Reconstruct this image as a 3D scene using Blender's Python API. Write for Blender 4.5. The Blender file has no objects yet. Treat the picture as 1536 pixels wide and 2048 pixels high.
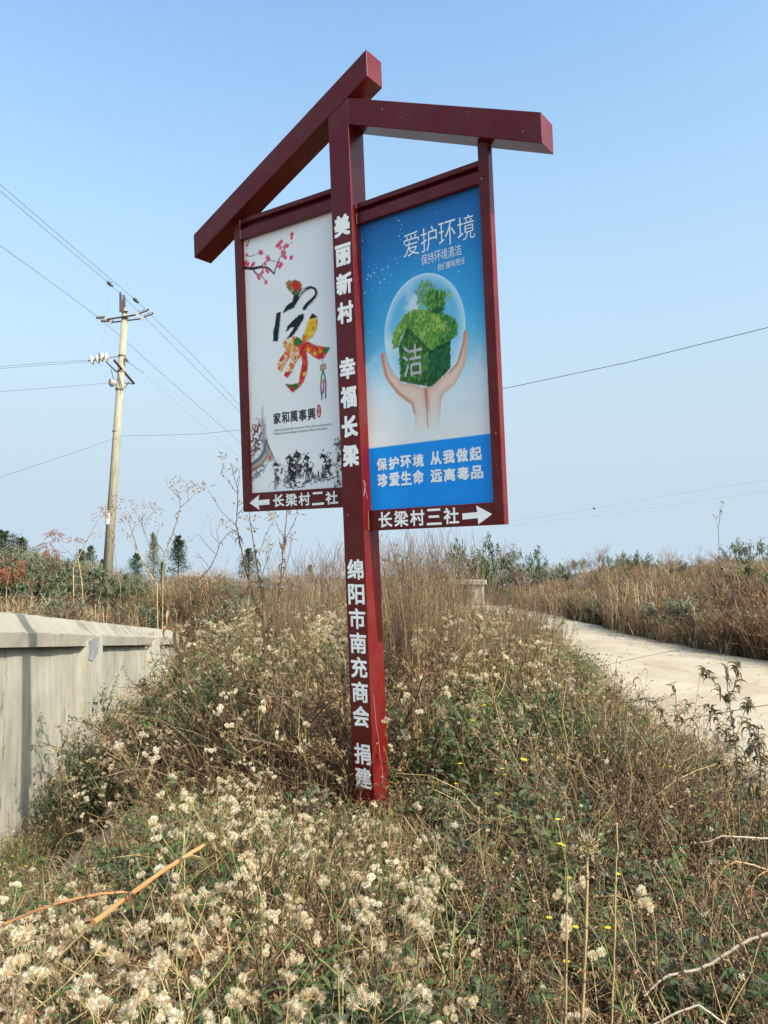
import bpy, math, random
import numpy as np
from mathutils import Vector, Matrix, Euler
R = math.radians
random.seed(7); NP = np.random.RandomState(11)
scene = bpy.context.scene
col = scene.collection

# ------------------------------------------------------------------ camera, sky, sun, exposure
EYE = 1.65
F_PX = 1523.065                       # focal length in pixels of the 2048 px high photograph
cam = bpy.data.cameras.new('camera'); cam.sensor_fit = 'VERTICAL'; cam.sensor_height = 36
cam.lens = 36 * F_PX / 2048; cam.clip_end = 2000; cam.clip_start = .05
camo = bpy.data.objects.new('camera', cam); col.objects.link(camo)
camo.location = (0, 0, EYE); camo.rotation_euler = (R(92.25), 0, 0)
scene.camera = camo

SUN_DIR = Vector((.775, -.632, .80)).normalized()      # towards the sun
EL = math.asin(SUN_DIR.z); AZ = math.atan2(SUN_DIR.x, SUN_DIR.y)
world = bpy.data.worlds.new('World'); scene.world = world; world.use_nodes = True
wn = world.node_tree.nodes; wl = world.node_tree.links
bg = wn['Background']; sky = wn.new('ShaderNodeTexSky'); sky.sky_type = 'NISHITA'
sky.sun_disc = False; sky.sun_elevation = EL; sky.sun_rotation = AZ
sky.altitude = 0; sky.air_density = 1.3; sky.dust_density = 5.0; sky.ozone_density = 2.6
# pale haze low in the sky, the same all round
tcw = wn.new('ShaderNodeTexCoord'); sp = wn.new('ShaderNodeSeparateXYZ'); wl.new(tcw.outputs['Generated'], sp.inputs[0])
mrw = wn.new('ShaderNodeMapRange'); mrw.inputs['From Min'].default_value = 0; mrw.inputs['From Max'].default_value = .70
mrw.inputs['To Min'].default_value = .97; mrw.inputs['To Max'].default_value = .0; mrw.interpolation_type = 'SMOOTHSTEP'
wl.new(sp.outputs['Z'], mrw.inputs[0]); mxw = wn.new('ShaderNodeMixRGB'); mxw.inputs[2].default_value = (1.80, 2.24, 2.62, 1)
wl.new(mrw.outputs[0], mxw.inputs[0]); tnt = wn.new('ShaderNodeMixRGB'); tnt.blend_type = 'MULTIPLY'; tnt.inputs[0].default_value = 1; tnt.inputs[2].default_value = (.80, .97, 1.0, 1); wl.new(sky.outputs[0], tnt.inputs[1]); wl.new(tnt.outputs[0], mxw.inputs[1]); wl.new(mxw.outputs[0], bg.inputs[0]); bg.inputs[1].default_value = .15
sd = bpy.data.lights.new('sun', 'SUN'); sd.energy = 3.4; sd.angle = R(.6); sd.color = (1, .93, .82)
so = bpy.data.objects.new('sun', sd); col.objects.link(so)
so.rotation_euler = SUN_DIR.to_track_quat('Z', 'Y').to_euler()
so.location = (20, -15, 30)
scene.view_settings.view_transform = 'Standard'; scene.view_settings.look = 'None'
scene.view_settings.gamma = 1; scene.view_settings.exposure = 1.15
scene.view_settings.use_curve_mapping = False
scene.render.engine = 'CYCLES'

# ------------------------------------------------------------------ helpers
def at(px, py, Y):
    """a point of the place at distance Y ahead, from its position in the 1536 x 2048 photograph"""
    c, s = math.cos(R(2.25)), math.sin(R(2.25))
    u = (px - 768) / F_PX; v = (1024 - py) / F_PX
    fy = c - v * s; fz = s + v * c
    return Vector((u * Y / fy, Y, EYE + fz * Y / fy))

def px_of(x, y, z=0):
    c, s = math.cos(R(2.25)), math.sin(R(2.25))
    d = y * c + (z - EYE) * s
    return 768 + F_PX * x / d, 1024 - F_PX * (-y * s + (z - EYE) * c) / d

def tag(o, label=None, cat=None, group=None, kind=None):
    if label: o['label'] = label
    if cat: o['category'] = cat
    if group: o['group'] = group
    if kind: o['kind'] = kind
    return o

class MB:
    """collects shapes, builds one mesh"""
    def __init__(s): s.v = []; s.f = []; s.m = []
    def quad(s, a, b, c, d, m=0):
        n = len(s.v); s.v += [tuple(a), tuple(b), tuple(c), tuple(d)]; s.f.append((n, n+1, n+2, n+3)); s.m.append(m)
    def tri(s, a, b, c, m=0):
        n = len(s.v); s.v += [tuple(a), tuple(b), tuple(c)]; s.f.append((n, n+1, n+2)); s.m.append(m)
    def box(s, x0, x1, y0, y1, z0, z1, m=0):
        s.prism([(x0, z0), (x1, z0), (x1, z1), (x0, z1)], y0, y1, m)
    def prism(s, poly, y0, y1, m=0):
        """polygon in x,z extruded from y0 to y1"""
        n = len(s.v); k = len(poly)
        s.v += [(x, y0, z) for x, z in poly] + [(x, y1, z) for x, z in poly]
        s.f.append(tuple(range(n, n+k))); s.f.append(tuple(range(n+2*k-1, n+k-1, -1))); s.m += [m, m]
        for i in range(k):
            j = (i+1) % k; s.f.append((n+j, n+i, n+k+i, n+k+j)); s.m.append(m)
    def tube(s, pts, r0, r1=None, sides=4, m=0, cap=True, jit=0):
        if r1 is None: r1 = r0
        pts = [Vector(p) for p in pts]; n0 = len(s.v); N = len(pts)
        up = Vector((.31, .22, .92))
        for i, p in enumerate(pts):
            t = (pts[min(i+1, N-1)] - pts[max(i-1, 0)])
            if t.length < 1e-9: t = Vector((0, 0, 1))
            t.normalize()
            a = t.cross(up)
            if a.length < .05: a = t.cross(Vector((1, 0, 0)))
            a.normalize(); b = t.cross(a)
            r = (r0 + (r1-r0) * i / max(N-1, 1))*(1+random.uniform(-jit, jit)*1.0)
            for k in range(sides):
                w = 2*math.pi*k/sides; q = p + a*(r*math.cos(w)) + b*(r*math.sin(w)); s.v.append((q.x, q.y, q.z))
        for i in range(N-1):
            for k in range(sides):
                l = (k+1) % sides
                s.f.append((n0+i*sides+k, n0+i*sides+l, n0+(i+1)*sides+l, n0+(i+1)*sides+k)); s.m.append(m)
        if cap and sides > 2:
            s.f.append(tuple(n0+k for k in range(sides))[::-1]); s.f.append(tuple(n0+(N-1)*sides+k for k in range(sides))); s.m += [m, m]
    def lathe(s, a, b, prof, sides=12, m=0):
        """profile [(t along a-b, radius)]"""
        a = Vector(a); b = Vector(b); t = (b-a); L = t.length; t.normalize()
        u = t.cross(Vector((.3, .2, .93)));
        if u.length < .1: u = t.cross(Vector((1, 0, 0)))
        u.normalize(); w = t.cross(u); n0 = len(s.v)
        for q, r in prof:
            for k in range(sides):
                g = 2*math.pi*k/sides; p = a + t*(q*L) + u*(r*math.cos(g)) + w*(r*math.sin(g)); s.v.append(tuple(p))
        for i in range(len(prof)-1):
            for k in range(sides):
                l = (k+1) % sides
                s.f.append((n0+i*sides+k, n0+i*sides+l, n0+(i+1)*sides+l, n0+(i+1)*sides+k)); s.m.append(m)
        s.f.append(tuple(n0+k for k in range(sides))[::-1]); s.f.append(tuple(n0+(len(prof)-1)*sides+k for k in range(sides))); s.m += [m, m]
    def leaf(s, p, d, L, W, m=0, fold=.25, curl=.3, nrm=None):
        """a leaf blade: two folded halves, bent along its length"""
        d = Vector(d).normalized(); side = d.cross(Vector((0, 0, 1)) if nrm is None else nrm)
        if side.length < .05: side = d.cross(Vector((1, 0, 0)))
        side.normalize(); up = side.cross(d)
        p = Vector(p); m1 = p + d*(L*.38) + up*(L*.04); m2 = p + d*(L*.72) - up*(L*.10*curl*2); t = p + d*L - up*(L*curl)
        w1 = W*.5; w2 = W*.36
        a1 = m1 + side*w1 + up*(w1*fold*2); b1 = m1 - side*w1 + up*(w1*fold*2)
        a2 = m2 + side*w2 + up*(w2*fold*2); b2 = m2 - side*w2 + up*(w2*fold*2)
        n = len(s.v); s.v += [tuple(q) for q in (p, m1, m2, t, a1, a2, b1, b2)]
        s.f += [(n, n+4, n+5, n+2, n+1), (n+2, n+5, n+3), (n, n+1, n+2, n+7, n+6), (n+2, n+3, n+7)]; s.m += [m]*4
    def scrap(s, p, L, m=0):
        """a small bit of curled dead leaf"""
        d = rv(); e = d.cross(rv()); e.normalize(); p = Vector(p); f = d.cross(e)
        n = len(s.v); s.v += [tuple(p), tuple(p+d*L*.5+e*L*.3+f*L*.15), tuple(p+d*L+f*L*.1), tuple(p+d*L*.5-e*L*.3+f*L*.2)]
        s.f += [(n, n+1, n+2), (n, n+2, n+3)]; s.m += [m, m]
    def puff(s, p, r, m=0, core=1, n=34, half=False):
        wf = min(.15, 3.6/max(n, 10))
        """ball of fine seed hairs round a small core"""
        p = Vector(p)
        for i in range(n):
            z = 1 - 2*(i+.5)/n
            if half and z < -.25: continue
            a = 2.39996*i + random.random()*.5; q = math.sqrt(max(0, 1-z*z))
            d = Vector((q*math.cos(a), q*math.sin(a), z)); rr = r*random.uniform(.82, 1.12)
            e = d.cross(Vector((random.random(), random.random(), .3))); e.normalize(); w = r*wf
            k = len(s.v); s.v += [tuple(p+d*r*.15), tuple(p+d*rr*.86+e*w), tuple(p+d*rr), tuple(p+d*rr*.86-e*w)]
            s.f.append((k, k+1, k+2, k+3)); s.m.append(m)
        s.lathe(p-Vector((0, 0, r*.75)), p+Vector((0, 0, r*.2)), [(0, r*.1), (.35, r*.3), (.8, r*.3), (1, r*.1)], 5, core)
    def mesh(s, name, mats, smooth=False):
        me = bpy.data.meshes.new(name); me.from_pydata(s.v, [], s.f)
        for m in mats: me.materials.append(m)
        me.polygons.foreach_set('material_index', s.m)
        if smooth: me.polygons.foreach_set('use_smooth', [True]*len(s.f))
        me.update(); return me
    def build(s, name, mats, parent=None, smooth=False):
        if not isinstance(mats, (list, tuple)): mats = [mats]
        o = bpy.data.objects.new(name, s.mesh(name, mats, smooth)); col.objects.link(o)
        if parent: o.parent = parent
        return o

def rv():
    while True:
        v = Vector((random.uniform(-1, 1), random.uniform(-1, 1), random.uniform(-1, 1)))
        if .05 < v.length < 1: return v.normalized()

def empty(name, loc, label, cat, group=None, rot=None):
    o = bpy.data.objects.new(name, None); col.objects.link(o); o.location = loc; o.empty_display_size = .2
    if rot is not None: o.rotation_euler = rot
    return tag(o, label, cat, group)

def kids(o): return [c for c in bpy.data.objects if c.parent == o]
def copy_tree(o, parent=None):
    c = o.copy(); col.objects.link(c); c.parent = parent
    for ch in kids(o): copy_tree(ch, c)
    return c

# ------------------------------------------------------------------ materials
def new_mat(name):
    m = bpy.data.materials.new(name); m.use_nodes = True
    return m, m.node_tree.nodes, m.node_tree.links, m.node_tree.nodes['Principled BSDF']

def noise_mix(N, L, c1, c2, scale, lo=.35, hi=.65, detail=6, rough=.6, coord='Object', stretch=None):
    tc = N.new('ShaderNodeTexCoord'); n = N.new('ShaderNodeTexNoise'); n.inputs['Scale'].default_value = scale
    n.inputs['Detail'].default_value = detail; n.inputs['Roughness'].default_value = rough
    src = tc.outputs[coord]
    if stretch:
        mp = N.new('ShaderNodeMapping'); mp.inputs['Scale'].default_value = stretch; L.new(src, mp.inputs[0]); src = mp.outputs[0]
    L.new(src, n.inputs['Vector'])
    r = N.new('ShaderNodeValToRGB'); r.color_ramp.elements[0].position = lo; r.color_ramp.elements[1].position = hi
    r.color_ramp.elements[0].color = (*c1, 1); r.color_ramp.elements[1].color = (*c2, 1)
    L.new(n.outputs[0], r.inputs[0]); return r.outputs[0], n.outputs[0]

def bump(N, L, h, b, strength=.3, dist=.01):
    x = N.new('ShaderNodeBump'); x.inputs['Strength'].default_value = strength; x.inputs['Distance'].default_value = dist
    L.new(h, x.inputs['Height']); L.new(x.outputs[0], b.inputs['Normal'])

def simple(name, c, rough=.6, spec=.5, metal=0):
    m, N, L, b = new_mat(name); b.inputs['Base Color'].default_value = (*c, 1); b.inputs['Roughness'].default_value = rough
    b.inputs['Specular IOR Level'].default_value = spec; b.inputs['Metallic'].default_value = metal
    return m

def varied(name, c1, c2, scale=8, rough=.7, spec=.3, bmp=.2, lo=.35, hi=.65, stretch=None):
    m, N, L, b = new_mat(name); c, h = noise_mix(N, L, c1, c2, scale, lo, hi, stretch=stretch)
    L.new(c, b.inputs['Base Color']); b.inputs['Roughness'].default_value = rough; b.inputs['Specular IOR Level'].default_value = spec
    if bmp: bump(N, L, h, b, bmp)
    return m

def plant_mat(name, cols, trans=.3, rough=.6, spec=.25, nscale=9):
    """foliage: colour differs from plant to plant and along each plant; some light passes through"""
    m, N, L, b = new_mat(name)
    oi = N.new('ShaderNodeObjectInfo'); tc = N.new('ShaderNodeTexCoord'); n = N.new('ShaderNodeTexNoise'); n.inputs['Scale'].default_value = nscale
    n.inputs['Detail'].default_value = 2
    L.new(tc.outputs['Object'], n.inputs['Vector'])
    ad = N.new('ShaderNodeMath'); ad.operation = 'MULTIPLY_ADD'; ad.inputs[1].default_value = .55
    mm = N.new('ShaderNodeMath'); mm.operation = 'MULTIPLY_ADD'; mm.inputs[1].default_value = 1.4; mm.inputs[2].default_value = -.45
    L.new(n.outputs[0], mm.inputs[0]); L.new(oi.outputs['Random'], ad.inputs[0]); L.new(mm.outputs[0], ad.inputs[2])
    r = N.new('ShaderNodeValToRGB'); e = r.color_ramp.elements
    while len(e) < len(cols): e.new(.5)
    for i, c in enumerate(cols): e[i].position = i/(len(cols)-1); e[i].color = (*c, 1)
    L.new(ad.outputs[0], r.inputs[0]); L.new(r.outputs[0], b.inputs['Base Color'])
    b.inputs['Roughness'].default_value = rough; b.inputs['Specular IOR Level'].default_value = spec
    if trans > 0:
        t = N.new('ShaderNodeBsdfTranslucent'); L.new(r.outputs[0], t.inputs[0]); mx = N.new('ShaderNodeMixShader'); mx.inputs[0].default_value = trans
        L.new(b.outputs[0], mx.inputs[1]); L.new(t.outputs[0], mx.inputs[2]); L.new(mx.outputs[0], N['Material Output'].inputs[0])
    return m

M = {}
# glossy maroon enamel on the sign
m, N, L, b = new_mat('maroon_enamel')
c, h = noise_mix(N, L, (.112, .0042, .0045), (.088, .005, .005), 5, .3, .7, 8)
cd_, hd_ = noise_mix(N, L, (0, 0, 0), (.16, .16, .16), 3.5, .45, .75, 9, .7)
md_ = N.new('ShaderNodeMixRGB'); md_.inputs[2].default_value = (.22, .13, .10, 1); L.new(cd_, md_.inputs[0]); L.new(c, md_.inputs[1]); L.new(md_.outputs[0], b.inputs['Base Color'])
rr_ = N.new('ShaderNodeMapRange'); rr_.inputs['To Min'].default_value = .22; rr_.inputs['To Max'].default_value = .48; L.new(hd_, rr_.inputs[0]); L.new(rr_.outputs[0], b.inputs['Roughness'])
b.inputs['Base Color'].default_value = (.1, .01, .01, 1); b.inputs['Specular IOR Level'].default_value = .22
b.inputs['Coat Weight'].default_value = .12; b.inputs['Coat Roughness'].default_value = .08
_, h2 = noise_mix(N, L, (0, 0, 0), (1, 1, 1), 14, .2, .8, 3); bump(N, L, h2, b, .05, .004)
M['maroon'] = m
m, N, L, b = new_mat('bare_weld'); b.inputs['Base Color'].default_value = (.5, .42, .36, 1); b.inputs['Roughness'].default_value = .4; b.inputs['Metallic'].default_value = .6; M['weld'] = m
M['vinyl'] = simple('white_vinyl', (.90, .89, .87), .45, .4)
M['ink'] = simple('black_ink', (.015, .014, .014), .4)
M['inkgrey'] = simple('grey_ink', (.08, .08, .08), .4)
M['redink'] = simple('red_ink', (.45, .01, .02), .4)
M['brass'] = simple('brass_screw', (.75, .55, .28), .3, .5, .9)
def print_mat(name):
    m, N, L, b = new_mat(name); a = N.new('ShaderNodeAttribute'); a.attribute_name = 'print'
    L.new(a.outputs['Color'], b.inputs['Base Color']); b.inputs['Roughness'].default_value = .34; b.inputs['Specular IOR Level'].default_value = .22
    _, hh = noise_mix(N, L, (0, 0, 0), (1, 1, 1), 2.2, .2, .8, 1); bump(N, L, hh, b, .5, .03)
    return m
M['print'] = print_mat('printed_sheet')
M['sheet_back'] = varied('sheet_back', (.55, .55, .55), (.42, .42, .43), 3, .5)

# plants
M['stem_tan'] = plant_mat('stem_tan', [(.16, .105, .045), (.30, .215, .10), (.43, .32, .165)], 0)
M['stem_brown'] = plant_mat('stem_brown', [(.055, .034, .022), (.11, .07, .044), (.18, .12, .075)], 0)
M['stem_green'] = plant_mat('stem_green', [(.10, .13, .035), (.20, .22, .07), (.16, .10, .05)], 0)
M['leaf_green'] = plant_mat('leaf_green', [(.032, .056, .018), (.058, .095, .028), (.10, .13, .042), (.15, .135, .055)], .3, .5, .35, 14)
M['leaf_grey'] = plant_mat('leaf_grey', [(.055, .068, .042), (.095, .10, .062), (.13, .11, .075)], .25, .6, .25, 14)
M['leaf_dry'] = plant_mat('leaf_dry', [(.10, .052, .026), (.20, .115, .052), (.34, .225, .11)], .25, .7, .2, 25)
M['fluff'] = plant_mat('fluff', [(.50, .39, .22), (.72, .62, .43), (.86, .81, .66)], .35, .8, .1, 30)
M['core'] = plant_mat('seed_core', [(.26, .15, .07), (.36, .22, .11)], .1, .8, .1)
M['straw'] = plant_mat('straw', [(.19, .12, .06), (.30, .21, .11), (.42, .32, .19)], .3, .6, .25, 5)
M['straw_red'] = plant_mat('straw_red', [(.11, .055, .032), (.19, .10, .055), (.28, .165, .09)], .3, .7, .2, 5)
M['grass_green'] = plant_mat('grass_green', [(.06, .13, .025), (.10, .21, .035), (.17, .26, .06)], .35, .6, .25, 5)
M['petal'] = plant_mat('yellow_petal', [(.70, .52, .03), (.78, .62, .05)], .3, .6, .2)
M['red_leaf'] = plant_mat('red_leaf', [(.24, .055, .035), (.36, .10, .045), (.42, .19, .08)], .4, .6, .2, 20)
M['pink_leaf'] = plant_mat('pink_leaf', [(.40, .12, .10), (.50, .20, .15), (.46, .28, .16)], .4, .6, .2, 20)
M['tan_head'] = plant_mat('tan_head', [(.26, .15, .09), (.44, .30, .19), (.55, .40, .28)], .3, .8, .1, 12)
M['cane'] = plant_mat('orange_cane', [(.22, .095, .035), (.34, .17, .065), (.42, .26, .12)], 0, .45, .4, 6)
M['white_twig'] = plant_mat('white_twig', [(.26, .21, .155), (.38, .32, .24)], 0, .6, .3)
M['conifer'] = plant_mat('conifer_green', [(.045, .075, .035), (.075, .115, .05), (.115, .145, .07)], .2, .6, .25, 3)
M['conifer_pale'] = plant_mat('conifer_pale', [(.10, .125, .075), (.15, .175, .105), (.21, .215, .14)], .2, .6, .25, 3)  # grey-green foliage, paled further so the colour stands in for distance haze
M['bark'] = varied('bark', (.12, .08, .055), (.22, .16, .11), 12, .9, .1)
M['twig_grey'] = plant_mat('twig_grey', [(.17, .13, .11), (.28, .22, .19), (.34, .26, .22)], 0, .8, .1)
# ------------------------------------------------------------------ terrain
WX = lambda Y: -0.467 * 7.0 - .137 * (Y - 7.0)                 # foot line of the plastered wall
def smooth(t): t = min(1, max(0, t)); return t*t*(3-2*t)
def wall_foot(Y): return -1.02 - .10 * (min(max(Y, 4.5), 15) - 7.0)
ROAD_L = [(1.95, -8), (2.05, 0), (2.30, 5), (2.30, 7), (2.55, 9.6), (2.75, 11.6), (2.75, 14), (2.1, 16.2), (.6, 17.8), (-2, 18.9)]
ROAD_R = [(6.2, -8), (6.1, 0), (5.8, 5), (5.55, 8), (5.15, 10.2), (4.45, 12.2), (4.05, 14.5), (3.75, 16.6), (3.2, 18.4), (2.0, 20.2), (-1.6, 21.8)]
def seg_interp(P, Y):
    for (x0, y0), (x1, y1) in zip(P, P[1:]):
        if y0 <= Y <= y1: return x0 + (x1-x0)*(Y-y0)/(y1-y0)
    return P[0][0] if Y < P[0][1] else P[-1][0]
def ground_z(x, y):
    z = 0.0
    # the left side falls to the foot of the wall
    if x < 0:
        wx = WX(y) if y > 2 else WX(2)
        zf = wall_foot(y) if y < 16 else wall_foot(16) * (1 - smooth((y-16)/5))
        edge = -1.0 - .05*max(y-4, 0) + .35*math.exp(-((y-6.0)/1.1)**2)
        if y < 4.5: edge -= .25*(4.5-y)*.3
        t = (edge - x) / max(edge - (wx+.45), .3)
        if x > wx: z += zf * smooth(t)
        else:      z += zf + (-.35 - zf) * smooth((wx - .30 - x)/1.2) if y < 16 else zf
        if x < wx and y < 16: pass
    # bank on the right of the road
    if x > 2:
        e = seg_interp(ROAD_R, y) if y < 18 else 3.0
        z += .80 * smooth((x - e - .35)/4.0) * smooth((36-y)/14)
    # gentle swell
    if y > 25: z -= .062*(y-25)*smooth((y-25)/8)
    if y > 24: z += .25*math.sin(x*.07+1)*smooth((y-24)/20)
    onroad = seg_interp(ROAD_L, y)-.6 < x < seg_interp(ROAD_R, y)+.5 if y < 16.5 else False
    if not onroad and y < 24: z += .03*math.sin(x*3.1+y*1.7) + .025*math.sin(x*5.3-y*4.1)
    return z

m, N, L, b = new_mat('dry_soil')
c, h = noise_mix(N, L, (.06, .04, .025), (.17, .12, .075), 6, .3, .7, 10, .7); L.new(c, b.inputs['Base Color'])
b.inputs['Roughness'].default_value = .95; b.inputs['Specular IOR Level'].default_value = .1
_, h2 = noise_mix(N, L, (0, 0, 0), (1, 1, 1), 30, .2, .8, 8); bump(N, L, h2, b, .7, .04)
M['soil'] = m
def grid_terrain():
    xs = sorted(set([-900, -400, -200, -120, -80, -60, -45, -35, -28, -22, -18, -15, -13] + [round(-12+.3*i, 2) for i in range(81)] + [13.5, 16, 19, 23, 28, 35, 45, 60, 80, 120, 200, 400, 900]))
    ys = sorted(set([-60, -30, -15, -8, -4, -2] + [round(-1+.3*i, 2) for i in range(91)] + [27.5, 29, 31, 34, 38, 43, 50, 60, 75, 100, 150, 250, 500, 1500]))
    v = [(x, y, ground_z(x, y)) for y in ys for x in xs]; nx = len(xs)
    f = [(j*nx+i, j*nx+i+1, (j+1)*nx+i+1, (j+1)*nx+i) for j in range(len(ys)-1) for i in range(nx-1)]
    me = bpy.data.meshes.new('ground'); me.from_pydata(v, [], f); me.materials.append(M['soil']); me.polygons.foreach_set('use_smooth', [True]*len(f)); me.update()
    o = bpy.data.objects.new('ground', me); col.objects.link(o); tag(o, 'dry brown soil under the weeds', kind='structure')
grid_terrain()

# concrete road, cast in bays with joints
m, N, L, b = new_mat('pale_concrete')
c, h = noise_mix(N, L, (.32, .265, .19), (.41, .345, .255), 1.3, .3, .7, 10, .65)
c2, _ = noise_mix(N, L, (.68, .64, .58), (1, 1, 1), .55, .40, .52, 8)
mx = N.new('ShaderNodeMixRGB'); mx.blend_type = 'MULTIPLY'; mx.inputs[0].default_value = .5; L.new(c, mx.inputs[1]); L.new(c2, mx.inputs[2])
# hairline cracks and darker worn blotches
vo = N.new('ShaderNodeTexVoronoi'); vo.feature = 'DISTANCE_TO_EDGE'; vo.inputs['Scale'].default_value = .55
tcr = N.new('ShaderNodeTexCoord'); nd = N.new('ShaderNodeTexNoise'); nd.inputs['Scale'].default_value = 2.5; L.new(tcr.outputs['Object'], nd.inputs[0])
va = N.new('ShaderNodeVectorMath'); va.operation = 'MULTIPLY_ADD'; va.inputs[1].default_value = (.5, .5, .5); L.new(nd.outputs[1], va.inputs[0]); L.new(tcr.outputs['Object'], va.inputs[2]); L.new(va.outputs[0], vo.inputs['Vector'])
cr = N.new('ShaderNodeValToRGB'); cr.color_ramp.elements[0].position = .004; cr.color_ramp.elements[1].position = .011; cr.color_ramp.elements[0].color = (.45, .42, .38, 1); L.new(vo.outputs['Distance'], cr.inputs[0])
c4, _ = noise_mix(N, L, (.70, .66, .60), (1, 1, 1), 1.6, .30, .42, 8, .7)
m4 = N.new('ShaderNodeMixRGB'); m4.blend_type = 'MULTIPLY'; m4.inputs[0].default_value = .4; L.new(mx.outputs[0], m4.inputs[1]); L.new(cr.outputs[0], m4.inputs[2])
m5 = N.new('ShaderNodeMixRGB'); m5.blend_type = 'MULTIPLY'; m5.inputs[0].default_value = .6; L.new(m4.outputs[0], m5.inputs[1]); L.new(c4, m5.inputs[2])
L.new(m5.outputs[0], b.inputs['Base Color']); b.inputs['Roughness'].default_value = .85; b.inputs['Specular IOR Level'].default_value = .2
_, h2 = noise_mix(N, L, (0, 0, 0), (1, 1, 1), 60, .2, .8, 6); bump(N, L, h2, b, .25, .006)
M['road'] = m
def build_road():
    ys = [-8 + .25*i for i in range(99)]
    def samp(P, n):
        d = [0]
        for a, b_ in zip(P, P[1:]): d.append(d[-1]+math.hypot(b_[0]-a[0], b_[1]-a[1]))
        out = []
        for i in range(n):
            t = d[-1]*i/(n-1)
            for k in range(len(P)-1):
                if d[k] <= t <= d[k+1]+1e-9:
                    q = (t-d[k])/(d[k+1]-d[k]); out.append((P[k][0]+(P[k+1][0]-P[k][0])*q, P[k][1]+(P[k+1][1]-P[k][1])*q)); break
        return out
    n = 121; A = samp(ROAD_L, n); B = samp(ROAD_R, n)
    root = empty('road', (4, 8, 0), 'pale concrete village road curving away to the left behind the weeds', 'road'); del root['category']; root['kind'] = 'structure'
    step = 12; W = 4
    for s in range(0, n-1, step):
        mb = MB()
        for i in range(s, min(s+step, n-1)):
            for k in range(W):
                def P(i_, k_):
                    a, b2 = A[i_], B[i_]; q = k_/W
                    y = a[1]+(b2[1]-a[1])*q
                    fr = .022 if i_ == s else 0
                    wob = .05*math.sin(i_*1.9) + .04*math.sin(i_*.7)
                    x = a[0]+(b2[0]-a[0])*q + (wob if k_ in (0, W) else 0)
                    return (x-4, y+fr-8, .055+.02*math.sin(q*math.pi))
                mb.quad(P(i, k), P(i, k+1), P(i+1, k+1), P(i+1, k))
            a0, a1 = P(i, 0), P(i+1, 0); mb.quad(a1, a0, (a0[0], a0[1], -.15), (a1[0], a1[1], -.15))
            a0, a1 = P(i, W), P(i+1, W); mb.quad(a0, a1, (a1[0], a1[1], -.15), (a0[0], a0[1], -.15))
        mb.build('road_slab', M['road'], root)
build_road()

# plastered parapet wall with coping and pilasters
m, N, L, b = new_mat('stained_plaster')
tc = N.new('ShaderNodeTexCoord')
c, h = noise_mix(N, L, (.28, .26, .205), (.39, .365, .295), 1.1, .32, .62, 9, .62)
c2, _ = noise_mix(N, L, (.60, .59, .58), (1, 1, 1), 2.2, .40, .52, 10, .75, stretch=(2.2, 2.2, .35))
c3, _ = noise_mix(N, L, (.42, .43, .45), (1, 1, 1), 2.0, .385, .43, 10, .85, stretch=(1.5, 2.2, .7))
mx = N.new('ShaderNodeMixRGB'); mx.blend_type = 'MULTIPLY'; mx.inputs[0].default_value = .55; L.new(c, mx.inputs[1]); L.new(c2, mx.inputs[2])
mx2 = N.new('ShaderNodeMixRGB'); mx2.blend_type = 'MULTIPLY'; mx2.inputs[0].default_value = 1; L.new(mx.outputs[0], mx2.inputs[1]); L.new(c3, mx2.inputs[2])
L.new(mx2.outputs[0], b.inputs['Base Color']); b.inputs['Roughness'].default_value = .9; b.inputs['Specular IOR Level'].default_value = .15
_, hf = noise_mix(N, L, (0, 0, 0), (1, 1, 1), 24, .2, .8, 8, .8); bump(N, L, hf, b, .6, .012); M['plaster'] = m
m, N, L, b = new_mat('coping_plaster')
c, h = noise_mix(N, L, (.21, .185, .14), (.31, .28, .22), 2.5, .3, .7, 9, .65)
c2, _ = noise_mix(N, L, (.40, .41, .43), (1, 1, 1), 1.3, .36, .44, 6, .7)
mx = N.new('ShaderNodeMixRGB'); mx.blend_type = 'MULTIPLY'; mx.inputs[0].default_value = .7; L.new(c, mx.inputs[1]); L.new(c2, mx.inputs[2])
L.new(mx.outputs[0], b.inputs['Base Color']); b.inputs['Roughness'].default_value = .9; bump(N, L, h, b, .5, .02); M['coping'] = m
M['cement_patch'] = varied('cement_patch', (.16, .17, .18), (.26, .26, .25), 14, .9, .1)

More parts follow.
